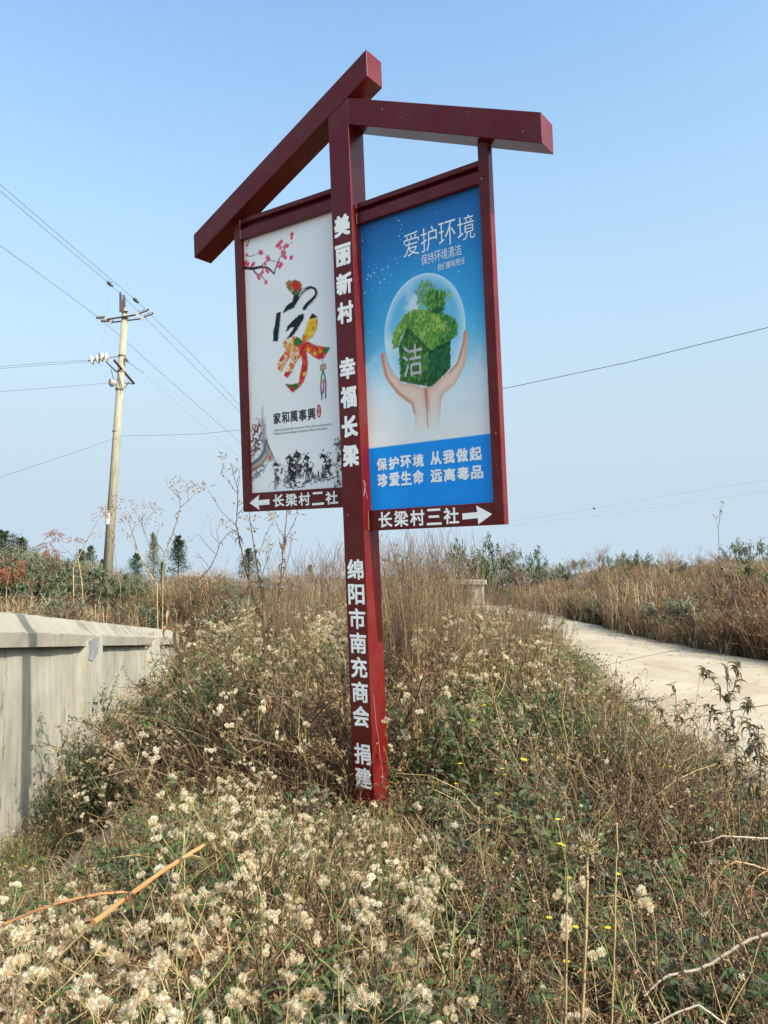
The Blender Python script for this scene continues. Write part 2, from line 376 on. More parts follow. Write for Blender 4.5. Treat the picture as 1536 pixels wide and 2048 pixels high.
def build_wall():
    y0, y1 = 1.8, 17.0; base = Vector((WX(y0), y0, wall_foot(y0)))
    top = lambda Y: 1.6095 - .1315*Y          # underside of the coping, falls away from the camera
    d = Vector((-.137, 1, 0)).normalized(); n = Vector((d.y, -d.x, 0))
    root = empty('parapet_wall', base, 'low cream plastered wall with a projecting coping, at the left among the weeds', 'wall')
    def W(Y, off, z): p = Vector((WX(Y), Y, z)) + n*off - base; return (p.x, p.y, p.z)
    # wall body
    mb = MB(); K = 46
    rnd = [random.uniform(-.006, .006) for _ in range(K*10)]
    rows = 7
    def wp(i, j):
        Y = y0+(y1-y0)*i/K; zb = wall_foot(Y)-.5; zt = top(Y); return W(Y, rnd[(i*rows+j) % len(rnd)], zb+(zt-zb)*j/(rows-1))
    for i in range(K):
        for j in range(rows-1): mb.quad(wp(i, j), wp(i+1, j), wp(i+1, j+1), wp(i, j+1))
        Ya, Yb = y0+(y1-y0)*i/K, y0+(y1-y0)*(i+1)/K
        mb.quad(W(Yb, -.26, wall_foot(Yb)-.5), W(Ya, -.26, wall_foot(Ya)-.5), W(Ya, -.26, top(Ya)), W(Yb, -.26, top(Yb)))
    for Y, flip in ((y0, 0), (y1, 1)):
        q = [W(Y, 0, wall_foot(Y)-.5), W(Y, -.26, wall_foot(Y)-.5), W(Y, -.26, top(Y)), W(Y, 0, top(Y))]
        mb.quad(*(q if flip else q[::-1]))
    o = mb.build('wall_body', M['plaster'], root, True)
    # coping
    mb = MB(); K = 60
    prof = [(-.34, 0), (.085, 0), (.088, .125), (.035, .165), (-.09, .305), (-.16, .315), (-.34, .13)]
    R_ = [[(random.uniform(-.006, .006), random.uniform(-.006, .006)) for _ in prof] for _ in range(K+1)]
    V = [[W(y0-.05+(y1-y0+.1)*i/K, o_+R_[i][k][0], top(y0+(y1-y0)*i/K)+.003+z_+(R_[i][k][1] if k > 1 else 0)) for k, (o_, z_) in enumerate(prof)] for i in range(K+1)]
    for i in range(K):
        for k in range(len(prof)):
            l = (k+1) % len(prof); mb.quad(V[i][k], V[i][l], V[i+1][l], V[i+1][k])
    mb.f.append(tuple(range(len(mb.v), len(mb.v)+len(prof)))); mb.v += V[0]; mb.m.append(0)
    mb.f.append(tuple(range(len(mb.v), len(mb.v)+len(prof)))[::-1]); mb.v += V[-1]; mb.m.append(0)
    mb.build('coping', M['coping'], root)
    # pilasters rise into the coping
    for Yp in (4.6, 9.22, 13.84):
        mb = MB(); w = .80; a, b_ = Yp-w/2, Yp+w/2
        zb, zt = wall_foot(Yp)-.5, top(Yp)+.105
        o1 = .075
        pts = [W(a, -.02, zb), W(a, o1, zb), W(b_, o1, zb), W(b_, -.02, zb), W(a, -.02, zt), W(a, o1+.02, zt), W(b_, o1+.02, zt), W(b_, -.02, zt)]
        k = len(mb.v); mb.v += pts; mb.f += [(k+1, k+2, k+6, k+5), (k, k+1, k+5, k+4), (k+2, k+3, k+7, k+6), (k+4, k+5, k+6, k+7)]; mb.m += [0]*4
        p = mb.build('pilaster', M['plaster'], root)
    mb = MB(); Yp = 9.15
    poly = [(-.26, -.13), (-.05, -.17), (.20, -.12), (.26, .0), (.22, .09), (-.02, .10), (-.24, .09), (-.2, -.02)]
    k = len(mb.v); mb.v += [W(Yp+a, .100, top(Yp)+z_) for a, z_ in poly]; mb.f.append(tuple(range(k, k+len(poly)))); mb.m.append(0)
    mb.build('cement_patch', M['cement_patch'], root)
build_wall()

# sloping concrete apron at the mound's foot
mb = MB()
A_ = [tuple(at(115, 1735, 5.5)), tuple(at(345, 1640, 5.9)), tuple(at(340, 1600, 6.7)), tuple(at(150, 1680, 6.4))]
A_ = [(p[0], p[1], ground_z(p[0], p[1])+.06) for p in A_]
T = [Vector(p) for p in A_]; D = Vector((0, 0, -.3)); Bt = [p + D for p in T]
mb.quad(*T)
for i in range(4): mb.quad(T[i], T[(i+1) % 4], Bt[(i+1) % 4], Bt[i])
o = mb.build('concrete_apron', M['coping']); tag(o, 'sloping grey concrete slab showing through weeds near the foot of the wall', 'slab')

# small masonry box by the bend of the road
def build_box():
    Y = 19.0; p = at(938, 1225, Y); p.z = -.02
    root = empty('masonry_box', p, 'small pale rendered box with flat cap and open front beside the road bend', 'box', rot=(0, 0, R(-14)))
    w = .66/2; d = .45; h = .62
    mb = MB(); mb.box(-w, -w+.17, 0, d, -.2, h); mb.build('side_wall', M['coping'], root)
    mb = MB(); mb.box(w-.30, w, 0, d, -.2, h); mb.build('side_wall', M['coping'], root)
    mb = MB(); mb.box(-w+.17, w-.30, d-.12, d-.003, -.2, h); mb.build('back_wall', M['plaster'], root)
    mb = MB(); mb.box(-w-.06, w+.06, -.06, d+.06, h, h+.09); mb.build('cap_slab', M['coping'], root)
    mb = MB()
    for i in range(240): mb.scrap((random.uniform(-.22, .1), random.uniform(-.08, .1), random.uniform(0, .62)), .07, 0)
    mb.build('ivy', M['leaf_green'], root)['kind'] = 'stuff'
build_box()
# ------------------------------------------------------------------ the signpost
YAW, LEAN, BACK = .61036447, .02972196, -.02682499
T0 = Vector((-.23751, 4.49826, EYE + .02832))
def sign_matrix():
    def f(s, d, h):
        cl, sl = math.cos(LEAN), math.sin(LEAN); s2 = s*cl-h*sl; h2 = s*sl+h*cl
        cb, sb = math.cos(BACK), math.sin(BACK); d2 = d*cb+h2*sb; h3 = h2*cb-d*sb
        c, sn = math.cos(YAW), math.sin(YAW); return Vector((s2*c+d2*sn, -s2*sn+d2*c, h3))
    m3 = Matrix((f(1, 0, 0), f(0, 1, 0), f(0, 0, 1))).transposed()
    return m3
M3 = sign_matrix(); H0 = -1.70; PW = .15
BASE = T0 + M3 @ Vector((.075, .075, H0))
sign = empty('village_signpost', BASE, 'tall maroon metal signpost with two crossed roof beams, two poster panels and white Chinese lettering', 'signpost')
sign.rotation_mode = 'QUATERNION'; sign.rotation_quaternion = M3.to_quaternion()
def SB(): return MB()
def shift(mb): mb.v = [(x-.075, y-.075, z-H0) for x, y, z in mb.v]; return mb
def bevel(o, w=.004):
    md = o.modifiers.new('edge', 'BEVEL'); md.width = w; md.segments = 2; md.limit_method = 'ANGLE'; return o
def part(name, mb, mat, bev=.003, parent=None, label=None):
    par = parent or sign
    shift(mb)
    o = mb.build(name, mat, par)
    if bev: bevel(o, bev)
    if label: o['label'] = label
    return o
lb = lambda s: 1.9688 + .4584*(s+1.2134)      # underside of the left beam
lt = lambda s: 2.1299 + .4570*(s+1.2134)
rb = lambda s: 1.9172 + .4320*(1.3454-s)
rt = lambda s: 2.0762 + .4340*(1.3454-s)
mb = SB(); mb.prism([(0, H0-.25), (PW, H0-.25), (PW, lb(PW)), (0, lb(0))], 0, PW); part('post', mb, M['maroon'])
mb = SB(); mb.prism([(-1.2134, lb(-1.2134)), (.3014, lb(.3014)), (.3014, lt(.3014)), (-1.2134, lt(-1.2134))], -.0015, PW+.0015); part('roof_beam', mb, M['maroon'], label='left roof beam running up over the post')
mb = SB(); mb.prism([(PW-.002, rb(PW)), (1.3454, rb(1.3454)), (1.3454, rt(1.3454)), (PW-.002, rt(PW)-.002)], .001, PW-.001); part('roof_beam', mb, M['maroon'], label='right roof beam sloping down from the post')
F0, F1 = .050, .100
# left frame (sits very slightly askew)
k = lambda s: -.018*s
def bar(s0, s1, h0, h1, sk=0, y0=F0, y1=F1):
    mb = SB(); mb.prism([(s0, h0+sk*s0), (s1, h0+sk*s1), (s1, h1+sk*s1), (s0, h1+sk*s0)], y0, y1); return mb
mb = SB(); mb.prism([(-.8736, .179+.0157), (-.8146, .179+.0150), (-.8146, lb(-.8146)-.001), (-.8736, lb(-.8736)-.001)], F0-.001, F1+.001); part('frame_stile', mb, M['maroon'])
part('frame_rail', bar(-.8146, 0, .179, .300, -.018), M['maroon'])
part('frame_rail', bar(-.8146, 0, 1.989, 2.056, -.022), M['maroon'])
part('frame_rail', bar(-.8146, 0, 2.090, 2.121, -.030), M['maroon'])
# right frame
mb = SB(); mb.prism([(.9615, .0306), (1.0219, .0306), (1.0219, rb(1.0219)-.001), (.9615, rb(.9615)-.001)], F0-.001, F1+.001); part('frame_stile', mb, M['maroon'])
part('frame_rail', bar(PW, .9615, .0306, .150), M['maroon'])
part('frame_rail', bar(PW, .9615, 1.849, 1.915), M['maroon'])
part('frame_rail', bar(PW, .9615, 1.943, 1.9735), M['maroon'])
# weld beads
for (s, h0, h1) in ((PW, 1.943, 1.9735), (PW, 1.852, 1.913), (PW, .035, .148), (-.8146, 2.10, 2.14), (-.8146, 2.01, 2.07)):
    mb = SB(); n = 16
    for i in range(n): mb.lathe((s-.002 if s > 0 else s, F0-.002, h0+(h1-h0)*i/n), (s+.002 if s > 0 else s+.003, F0-.002, h0+(h1-h0)*(i+1)/n), [(0, .0012), (.3, .0022), (.7, .0022), (1, .0012)], 5)
    part('weld_bead', mb, M['weld'], 0)
# scratch on the post side, fine cracks
def scratch(name, pts, w=.0012):
    mb = SB()
    for a, b_ in zip(pts, pts[1:]): mb.quad((PW+.0006, a[0]-w, a[1]), (PW+.0006, a[0]+w, a[1]), (PW+.0006, b_[0]+w, b_[1]), (PW+.0006, b_[0]-w, b_[1]))
    part(name, mb, M['weld'], 0)
scratch('scratch', [(.030, -.92), (.038, -1.0), (.045, -1.10), (.062, -1.16), (.068, -1.26), (.085, -1.33), (.09, -1.42), (.082, -1.46)])
scratch('scratch', [(.010, .325), (.028, .310), (.022, .27), (.010, .235)], .003)
scratch('scratch', [(.024, .29), (.034, .25), (.045, .22)], .0014)

# ---- printed sheets, painted point by point into a colour attribute
ART_L = {
 'dot':[(-0.455,1.642),(-0.425,1.653),(-0.408,1.64),(-0.379,1.644),(-0.345,1.63),(-0.324,1.604),(-0.323,1.577),(-0.337,1.554),(-0.355,1.537),(-0.344,1.525),(-0.368,1.5),(-0.393,1.47),(-0.434,1.465),(-0.487,1.454),(-0.474,1.478),(-0.444,1.498),(-0.402,1.516),(-0.389,1.544),(-0.422,1.582),(-0.445,1.609)],
 'arch':[(-0.35,1.518),(-0.321,1.546),(-0.28,1.564),(-0.241,1.566),(-0.212,1.548),(-0.204,1.525),(-0.218,1.503),(-0.25,1.484),(-0.282,1.469),(-0.308,1.448)],
 'arch2':[(-0.408,1.522),(-0.36,1.551),(-0.302,1.573),(-0.246,1.574)],
 'left':[(-0.546,1.466),(-0.51,1.463),(-0.517,1.407),(-0.527,1.355),(-0.543,1.283),(-0.581,1.29),(-0.576,1.347),(-0.558,1.397)],
 'mid':[(-0.469,1.331),(-0.45,1.367),(-0.403,1.389),(-0.355,1.414),(-0.315,1.415),(-0.317,1.385),(-0.347,1.356),(-0.371,1.326),(-0.419,1.291),(-0.443,1.269),(-0.473,1.265),(-0.46,1.29),(-0.411,1.325),(-0.399,1.344),(-0.428,1.35),(-0.458,1.332)],
 'right':[(-0.249,1.401),(-0.211,1.381),(-0.207,1.346),(-0.214,1.304),(-0.25,1.259),(-0.295,1.242),(-0.33,1.231),(-0.334,1.266),(-0.303,1.313),(-0.279,1.36)],
 'body':[(-0.329,1.239),(-0.285,1.231),(-0.22,1.194),(-0.15,1.173),(-0.112,1.166),(-0.135,1.141),(-0.169,1.108),(-0.207,1.106),(-0.245,1.13),(-0.288,1.163),(-0.304,1.174),(-0.296,1.104),(-0.305,1.045),(-0.336,0.989),(-0.377,0.956),(-0.43,0.933),(-0.447,0.949),(-0.491,0.995),(-0.434,0.982),(-0.376,0.986),(-0.361,1.045),(-0.342,1.103),(-0.345,1.155),(-0.368,1.142),(-0.404,1.113),(-0.423,1.072),(-0.472,1.032),(-0.498,1.053),(-0.469,1.097),(-0.438,1.136),(-0.407,1.17),(-0.461,1.149),(-0.485,1.118),(-0.523,1.079),(-0.551,1.102),(-0.55,1.137),(-0.506,1.183),(-0.469,1.212),(-0.497,1.243),(-0.49,1.269),(-0.442,1.286),(-0.384,1.284),(-0.351,1.261)],
 'greens':[(-0.351,1.257),(-0.134,1.157),(-0.411,0.976),(-0.375,1.248),(-0.469,0.978)],
 'yellows':[(-0.256,1.14),(-0.235,1.334),(-0.264,1.305),(-0.239,1.146),(-0.328,1.031),(-0.381,0.996),(-0.287,1.18),(-0.194,1.155)],
 'reds':[(-0.283,1.266),(-0.312,1.141),(-0.38,1.617),(-0.358,1.594),(-0.441,0.952),(-0.519,1.167)],
 'bead':[(-0.175,1.051)],
 'tas1':[(-0.175,1.105),(-0.175,1.073)],
 'tasA':[(-0.179,1.027),(-0.19,0.992),(-0.197,0.934),(-0.192,0.857)],
 'tasB':[(-0.173,1.026),(-0.162,0.988),(-0.157,0.945),(-0.163,0.861)],
 'tasC':[(-0.176,1.026),(-0.175,0.973),(-0.176,0.914),(-0.184,0.89)],
 'seal':[(-0.218,0.825),(-0.221,0.747),(-0.236,0.788),(-0.203,0.783)],
 'br1':[(-0.816,1.826),(-0.782,1.816),(-0.745,1.804),(-0.695,1.799),(-0.652,1.794),(-0.61,1.777),(-0.581,1.754),(-0.552,1.723)],
 'br2':[(-0.739,1.803),(-0.722,1.771),(-0.697,1.752),(-0.661,1.734),(-0.638,1.702),(-0.615,1.677)],
 'br3':[(-0.552,1.723),(-0.536,1.759),(-0.519,1.791),(-0.487,1.828),(-0.456,1.86),(-0.42,1.877),(-0.385,1.89)],
 'br4':[(-0.81,1.906),(-0.754,1.889),(-0.691,1.892),(-0.63,1.877)],
 'br5':[(-0.671,1.796),(-0.633,1.818),(-0.601,1.838),(-0.566,1.811),(-0.534,1.803)],
 'blo':[(-0.785,1.971),(-0.774,1.991),(-0.791,1.908),(-0.799,1.868),(-0.787,1.845),(-0.809,1.854),(-0.731,1.833),(-0.744,1.827),(-0.672,1.899),(-0.66,1.889),(-0.607,1.847),(-0.598,1.83),(-0.627,1.808),(-0.646,1.785),(-0.617,1.762),(-0.604,1.748),(-0.654,1.758),(-0.502,1.903),(-0.517,1.9),(-0.483,1.916),(-0.461,1.875),(-0.491,1.878),(-0.443,1.883),(-0.457,1.838),(-0.449,1.805),(-0.466,1.821),(-0.507,1.788),(-0.52,1.769),(-0.49,1.77),(-0.503,1.756),(-0.686,1.727),(-0.673,1.748),(-0.695,1.742),(-0.627,1.686),(-0.388,1.94),(-0.391,1.919),(-0.401,1.793),(-0.428,1.875),(-0.474,1.849)],
 'roofA':[(-0.825,0.506),(-0.754,0.545),(-0.703,0.585),(-0.681,0.655),(-0.658,0.625),(-0.608,0.536),(-0.621,0.506),(-0.651,0.517),(-0.694,0.512),(-0.733,0.48),(-0.783,0.457),(-0.822,0.433)],
 'roofl1':[(-0.819,0.505),(-0.742,0.535),(-0.691,0.584),(-0.673,0.645)],
 'roofl2':[(-0.82,0.483),(-0.731,0.511),(-0.679,0.565),(-0.667,0.626)],
 'roofl3':[(-0.821,0.46),(-0.726,0.493),(-0.668,0.555)],
 'spire':[(-0.696,0.872),(-0.69,0.808),(-0.677,0.753),(-0.673,0.69),(-0.664,0.626),(-0.709,0.586),(-0.711,0.667),(-0.713,0.757)],
 'tree':[(-0.809,0.714),(-0.756,0.78),(-0.719,0.758),(-0.705,0.666),(-0.727,0.596),(-0.804,0.55),(-0.819,0.633)],
 'h1':[(-0.616,0.488),(-0.585,0.507),(-0.551,0.482),(-0.523,0.444),(-0.555,0.394),(-0.591,0.388),(-0.613,0.434)],
 'h2':[(-0.496,0.521),(-0.461,0.535),(-0.433,0.515),(-0.42,0.54),(-0.385,0.545),(-0.381,0.51),(-0.406,0.478),(-0.425,0.436),(-0.415,0.392),(-0.452,0.356),(-0.484,0.397),(-0.506,0.434),(-0.492,0.477)],
 'h3':[(-0.4,0.469),(-0.366,0.483),(-0.339,0.455),(-0.358,0.405),(-0.393,0.39),(-0.408,0.426)],
 'h4':[(-0.347,0.516),(-0.324,0.518),(-0.315,0.478),(-0.288,0.45),(-0.275,0.389),(-0.303,0.375),(-0.329,0.411),(-0.344,0.464)],
 'h5':[(-0.22,0.504),(-0.186,0.526),(-0.154,0.51),(-0.14,0.462),(-0.137,0.429),(-0.155,0.38),(-0.175,0.407),(-0.192,0.391),(-0.21,0.367),(-0.196,0.425),(-0.189,0.458),(-0.199,0.485)],
 'h6':[(-0.097,0.584),(-0.059,0.597),(-0.06,0.513),(-0.07,0.315),(-0.121,0.314),(-0.087,0.358),(-0.099,0.434),(-0.084,0.516)],
 'gr1':[(-0.652,0.366),(-0.591,0.397),(-0.52,0.383),(-0.44,0.35),(-0.36,0.353),(-0.27,0.368),(-0.194,0.366),(-0.128,0.378)],
 'gr2':[(-0.531,0.401),(-0.487,0.336),(-0.418,0.34),(-0.327,0.346)],
 'gr3':[(-0.145,0.471),(-0.104,0.451),(-0.067,0.431)],
}
ART_R = {
 'bub':[(0.289,1.153),(0.825,1.083),(0.605,1.463),(0.573,0.794)],
 'fw':[(0.392,1.082),(0.453,1.185),(0.511,1.127),(0.593,1.03),(0.58,0.821),(0.391,0.878)],
 'rw':[(0.593,1.03),(0.731,1.061),(0.72,0.898),(0.609,0.822),(0.58,0.821)],
 'roof':[(0.343,1.117),(0.352,1.162),(0.431,1.252),(0.487,1.272),(0.566,1.261),(0.693,1.214),(0.759,1.171),(0.782,1.121),(0.772,1.079),(0.719,1.053),(0.638,1.038),(0.607,1.023),(0.573,1.049),(0.499,1.14),(0.453,1.185),(0.407,1.131),(0.385,1.078),(0.354,1.073)],
 'roofd':[(0.658,1.216),(0.693,1.214),(0.759,1.171),(0.782,1.121),(0.772,1.079),(0.719,1.053),(0.638,1.038),(0.607,1.023),(0.627,1.065),(0.723,1.123)],
 'chim':[(0.576,1.341),(0.618,1.357),(0.653,1.354),(0.71,1.332),(0.71,1.276),(0.688,1.225),(0.658,1.216),(0.612,1.241),(0.579,1.284)],
 'tree':[(0.523,1.378),(0.555,1.417),(0.603,1.412),(0.648,1.376),(0.641,1.342),(0.578,1.273),(0.536,1.272)],
 'cloud':[(0.445,1.291),(0.478,1.336),(0.522,1.357),(0.538,1.313),(0.536,1.267),(0.487,1.272)],
 'hl':[(0.263,1.051),(0.274,1.068),(0.292,1.057),(0.297,1.014),(0.317,0.979),(0.334,0.934),(0.383,0.895),(0.4,0.866),(0.497,0.841),(0.55,0.813),(0.557,0.771),(0.561,0.684),(0.56,0.577),(0.478,0.587),(0.48,0.679),(0.462,0.743),(0.438,0.757),(0.372,0.802),(0.313,0.884),(0.289,0.925),(0.279,0.985)],
 'hr':[(0.826,1.093),(0.839,1.081),(0.842,1.051),(0.835,1.003),(0.823,0.931),(0.789,0.862),(0.747,0.809),(0.706,0.785),(0.671,0.765),(0.658,0.732),(0.632,0.569),(0.562,0.577),(0.562,0.643),(0.558,0.745),(0.558,0.807),(0.609,0.822),(0.676,0.865),(0.764,0.921),(0.783,0.972),(0.809,1.032),(0.814,1.076)],
 'crease':[(0.557,0.812),(0.56,0.755),(0.562,0.684),(0.562,0.592)],
 'hle':[(0.271,1.05),(0.282,0.979),(0.298,0.918),(0.325,0.877),(0.373,0.818),(0.438,0.762),(0.465,0.743),(0.48,0.684)],
 'hre':[(0.823,1.084),(0.811,1.027),(0.789,0.966),(0.764,0.916),(0.722,0.883)],
 'jie':[(0.424,1.086),(0.415,0.903),(0.547,1.064),(0.538,0.884)],
}
STARS = [(0.406,1.824),(0.423,1.806),(0.445,1.775),(0.437,1.752),(0.446,1.729),(0.681,1.784),(0.423,1.715),(0.43,1.692),(0.395,1.592),(0.338,1.556),(0.403,1.561),(0.297,1.549),(0.237,1.593),(0.201,1.593),(0.24,1.545),(0.196,1.542),(0.213,1.53),(0.265,1.518),(0.309,1.491),(0.215,1.453),(0.16,1.512),(0.167,1.442),(0.344,1.466),(0.278,1.477),(0.162,1.662),(0.259,1.307),(0.782,1.352),(0.43,1.596),(0.257,1.571),(0.231,1.568),(0.361,1.504),(0.186,1.519)]
class Canvas:
    def __init__(s, s0, s1, h0, h1, step=.004):
        s.nx = int((s1-s0)/step)+1; s.ny = int((h1-h0)/step)+1
        s.xs = np.linspace(s0, s1, s.nx); s.ys = np.linspace(h0, h1, s.ny); s.X, s.Y = np.meshgrid(s.xs, s.ys)
        s.step = step; s.C = np.ones((s.ny, s.nx, 3))
    def noise(s, sc, seed=0, oct=4, sy=1.0):
        r = np.random.RandomState(seed); out = 0; a = 1; t = 0
        for o in range(oct):
            q = sc*2**o; x = (s.X-s.xs[0])*q+.3; y = (s.Y-s.ys[0])*q*sy+.3
            g = r.rand(int(y.max())+3, int(x.max())+3); xi = x.astype(int); yi = y.astype(int); fx = x-xi; fy = y-yi
            fx = fx*fx*(3-2*fx); fy = fy*fy*(3-2*fy)
            v = (g[yi, xi]*(1-fx)+g[yi, xi+1]*fx)*(1-fy)+(g[yi+1, xi]*(1-fx)+g[yi+1, xi+1]*fx)*fy
            out = out+a*v; t += a; a *= .55
        return out/t
    def sdf(s, P):
        d = np.full(s.X.shape, 9.0); ins = np.zeros(s.X.shape, bool); n = len(P)
        for i in range(n):
            (x0, y0), (x1, y1) = P[i], P[(i+1) % n]; ex, ey = x1-x0, y1-y0; wx, wy = s.X-x0, s.Y-y0
            t = np.clip((wx*ex+wy*ey)/(ex*ex+ey*ey+1e-12), 0, 1); d = np.minimum(d, np.hypot(wx-ex*t, wy-ey*t))
            c = ((y0 > s.Y) != (y1 > s.Y))
            with np.errstate(divide='ignore', invalid='ignore'): xx = (x1-x0)*(s.Y-y0)/(y1-y0+1e-12)+x0
            ins ^= c & (s.X < xx)
        return np.where(ins, -d, d)
    def poly(s, P, soft=.004, rough=0, seed=1, grow=0):
        d = s.sdf(P)-grow
        if rough: d = d+(s.noise(90, seed, 3)-.5)*rough
        return np.clip(.5-d/soft, 0, 1)
    def line(s, P, w0, w1=None, soft=.003):
        w1 = w0 if w1 is None else w1; m = np.zeros(s.X.shape); n = len(P)-1
        for i in range(n):
            (x0, y0), (x1, y1) = P[i], P[i+1]; ex, ey = x1-x0, y1-y0; wx, wy = s.X-x0, s.Y-y0
            t = np.clip((wx*ex+wy*ey)/(ex*ex+ey*ey+1e-12), 0, 1); d = np.hypot(wx-ex*t, wy-ey*t)
            w = w0+(w1-w0)*(i+t)/n; m = np.maximum(m, np.clip(.5-(d-w)/soft, 0, 1))
        return m
    def blob(s, p, r, soft=None, ry=None):
        ry = ry or r; d = np.hypot((s.X-p[0])/r, (s.Y-p[1])/ry); return np.clip((1-d)*r/(soft or .003)+.5, 0, 1)
    def put(s, mask, c, a=1.0):
        c = np.asarray(c, float)/255. if np.ndim(c) == 1 else c
        m = (mask*a)[..., None]; s.C = s.C*(1-m)+c*m
    def mesh(s, name, y, gain=.97, sk=None, parent=None):
        V = np.stack([s.X-.075, np.full(s.X.shape, y-.075), s.Y-H0], -1).reshape(-1, 3)
        idx = np.arange(s.nx*s.ny).reshape(s.ny, s.nx)
        F = np.stack([idx[:-1, :-1], idx[:-1, 1:], idx[1:, 1:], idx[1:, :-1]], -1).reshape(-1, 4)
        me = bpy.data.meshes.new(name); me.vertices.add(len(V)); me.vertices.foreach_set('co', V.astype(np.float32).ravel())
        me.loops.add(F.size); me.loops.foreach_set('vertex_index', F.astype(np.int32).ravel())
        me.polygons.add(len(F)); me.polygons.foreach_set('loop_start', np.arange(0, F.size, 4, dtype=np.int32))
        me.update(calc_edges=True)
        lin = np.where(s.C <= .04045, s.C/12.92, ((np.clip(s.C, 0, 1)+.055)/1.055)**2.4)*gain
        a = me.color_attributes.new('print', 'FLOAT_COLOR', 'POINT'); q = np.concatenate([lin.reshape(-1, 3), np.ones((len(V), 1))], 1)
        a.data.foreach_set('color', q.astype(np.float32).ravel()); me.materials.append(M['print']); me.validate()
        o = bpy.data.objects.new(name, me); col.objects.link(o); o.parent = parent or sign; return o

def paint_left():
    c = Canvas(-.8146, -.0, .292, 2.012); A = ART_L
    c.C[:] = np.array([250, 248, 245])/255.
    n = c.noise(2, 3, 3); c.C *= (1-.02*n)[..., None]
    # plum blossom
    for kx, w in (('br1', (.0115, .005)), ('br2', (.006, .001)), ('br3', (.005, .001)), ('br4', (.0022, .0012)), ('br5', (.003, .0015))):
        c.put(c.line(A[kx], *w)*np.clip(c.noise(60, 5, 2)*3, .5, 1), (35, 30, 32))
    rr = random.Random(4)
    for i, p in enumerate(A['blo']):
        r0 = rr.uniform(.009, .015) if i > 3 else .009; a0 = rr.random()*6
        for q in range(5):
            a = a0+q*1.2566; pp = (p[0]+r0*.75*math.cos(a), p[1]+r0*.75*math.sin(a))
            c.put(c.blob(pp, r0*.55), (226, rr.randint(40, 110), rr.randint(80, 130)), .9)
            pp = (p[0]+r0*.95*math.cos(a), p[1]+r0*.95*math.sin(a)); c.put(c.blob(pp, r0*.28), (245, 170, 185), .7)
        c.put(c.blob(p, r0*.3), (190, 20, 50))
    # the big brush-written character with flowers in it
    ink = np.array([28, 26, 28])
    for kx in ('dot', 'left', 'mid', 'right', 'body'):
        P = A[kx]; sh = [(x+.006, y-.005) for x, y in P]; c.put(c.poly(sh, .006), (186, 188, 200), .75)
    c.put(c.line(A['arch'], .003, .013), ink); c.put(c.line([(x-.01, y+.004) for x, y in A['arch'][:6]], .001, .002), ink, .8)
    c.put(c.line(A['arch2'], .0012, .003), ink, .8); c.put(c.line([(x+.012, y-.012) for x, y in A['arch']], .0008, .003), (120, 120, 130), .6)
    for kx in ('dot', 'left', 'mid', 'right'): c.put(c.poly(A[kx], .004, .012, 2), ink)
    f1 = c.noise(45, 8, 3); f2 = c.noise(38, 21, 3); f3 = c.noise(60, 30, 2)
    def flowers(mask, cols):
        c.put(mask, cols[0]); c.put(mask*(f1 > .52), cols[1]); c.put(mask*(f2 > .56), cols[2]); c.put(mask*(np.abs(f3-.5) < .035), cols[3], .8)
    dm = c.poly(A['dot'], .004, .008, 2); flowers(dm*(c.Y > 1.545), [(190, 150, 70), (205, 60, 40), (70, 110, 60), (90, 70, 60)])
    rm = c.poly(A['right'], .004, .008, 2); flowers(rm*(c.Y < 1.37), [(240, 190, 30), (235, 120, 20), (250, 215, 60), (190, 80, 20)])
    bm = c.poly(A['body'], .004, .006, 2)
    flowers(bm, [(214, 35, 38), (205, 25, 35), (226, 60, 40), (240, 170, 60)])
    lm = bm*(c.X < -.365)*(c.Y > 1.07); flowers(lm, [(240, 190, 120), (225, 110, 40), (250, 235, 200), (200, 60, 30)])
    for p in A['greens']: c.put(bm*c.blob(p, .028, .01), (40, 120, 55))
    for p in A['yellows']: c.put(np.maximum(bm, rm)*c.blob(p, .016, .008)*(f1 > .42), (240, 190, 40))
    for p in A['reds']: c.put(np.maximum(bm, dm)*c.blob(p, .022, .012), (212, 36, 30))
    # bead and tassel
    c.put(c.line(A['tas1'], .002), (150, 110, 80)); x, y = A['bead'][0]
    c.put(c.poly([(x-.024, y-.02), (x+.024, y-.016), (x+.026, y+.02), (x-.024, y+.018)], .006), (186, 140, 100)); c.put(c.line([(x-.014, y), (x+.014, y+.003)], .003), (225, 200, 170))
    c.put(c.line(A['tasA'], .006, .006), (80, 140, 90)); c.put(c.line(A['tasB'], .006, .006), (70, 130, 110)); c.put(c.line(A['tasA'][2:], .007, .004), (90, 110, 170))
    c.put(c.line(A['tasC'][1:], .007, .006), (220, 110, 60)); c.put(c.line(A['tasB'][1:], .005, .004), (130, 80, 170)); c.put(c.line(A['tasC'][2:], .004, .003), (190, 50, 90))
    # seal
    (xa, ya), (xb, yb) = A['seal'][0], A['seal'][1]; c.put(c.blob(((xa+xb)/2, (ya+yb)/2), .0175, .003, .041), (205, 30, 35))
    # roof corner with upturned eave
    g = c.noise(70, 12, 3)
    c.put(c.poly(A['tree'], .03, .09, 5)*(g > .47), (95, 62, 66), .85); c.put(c.poly([(x+.01, y+.02) for x, y in A['tree'][:4]], .03, .06, 6)*(g > .55), (130, 20, 30), .8)
    c.put(c.poly(A['spire'], .03, .03, 7), (125, 122, 130), .65)
    c.put(c.poly(A['roofA'], .012, .02, 7), (190, 172, 150), .8)
    c.put(c.line(A['roofl1'], .012, .014), (90, 110, 140), .9); c.put(c.line(A['roofl2'], .007, .004), (190, 160, 120), .9); c.put(c.line([(x+.012, y-.012) for x, y in A['roofl2']], .004, .003), (70, 50, 50), .8)
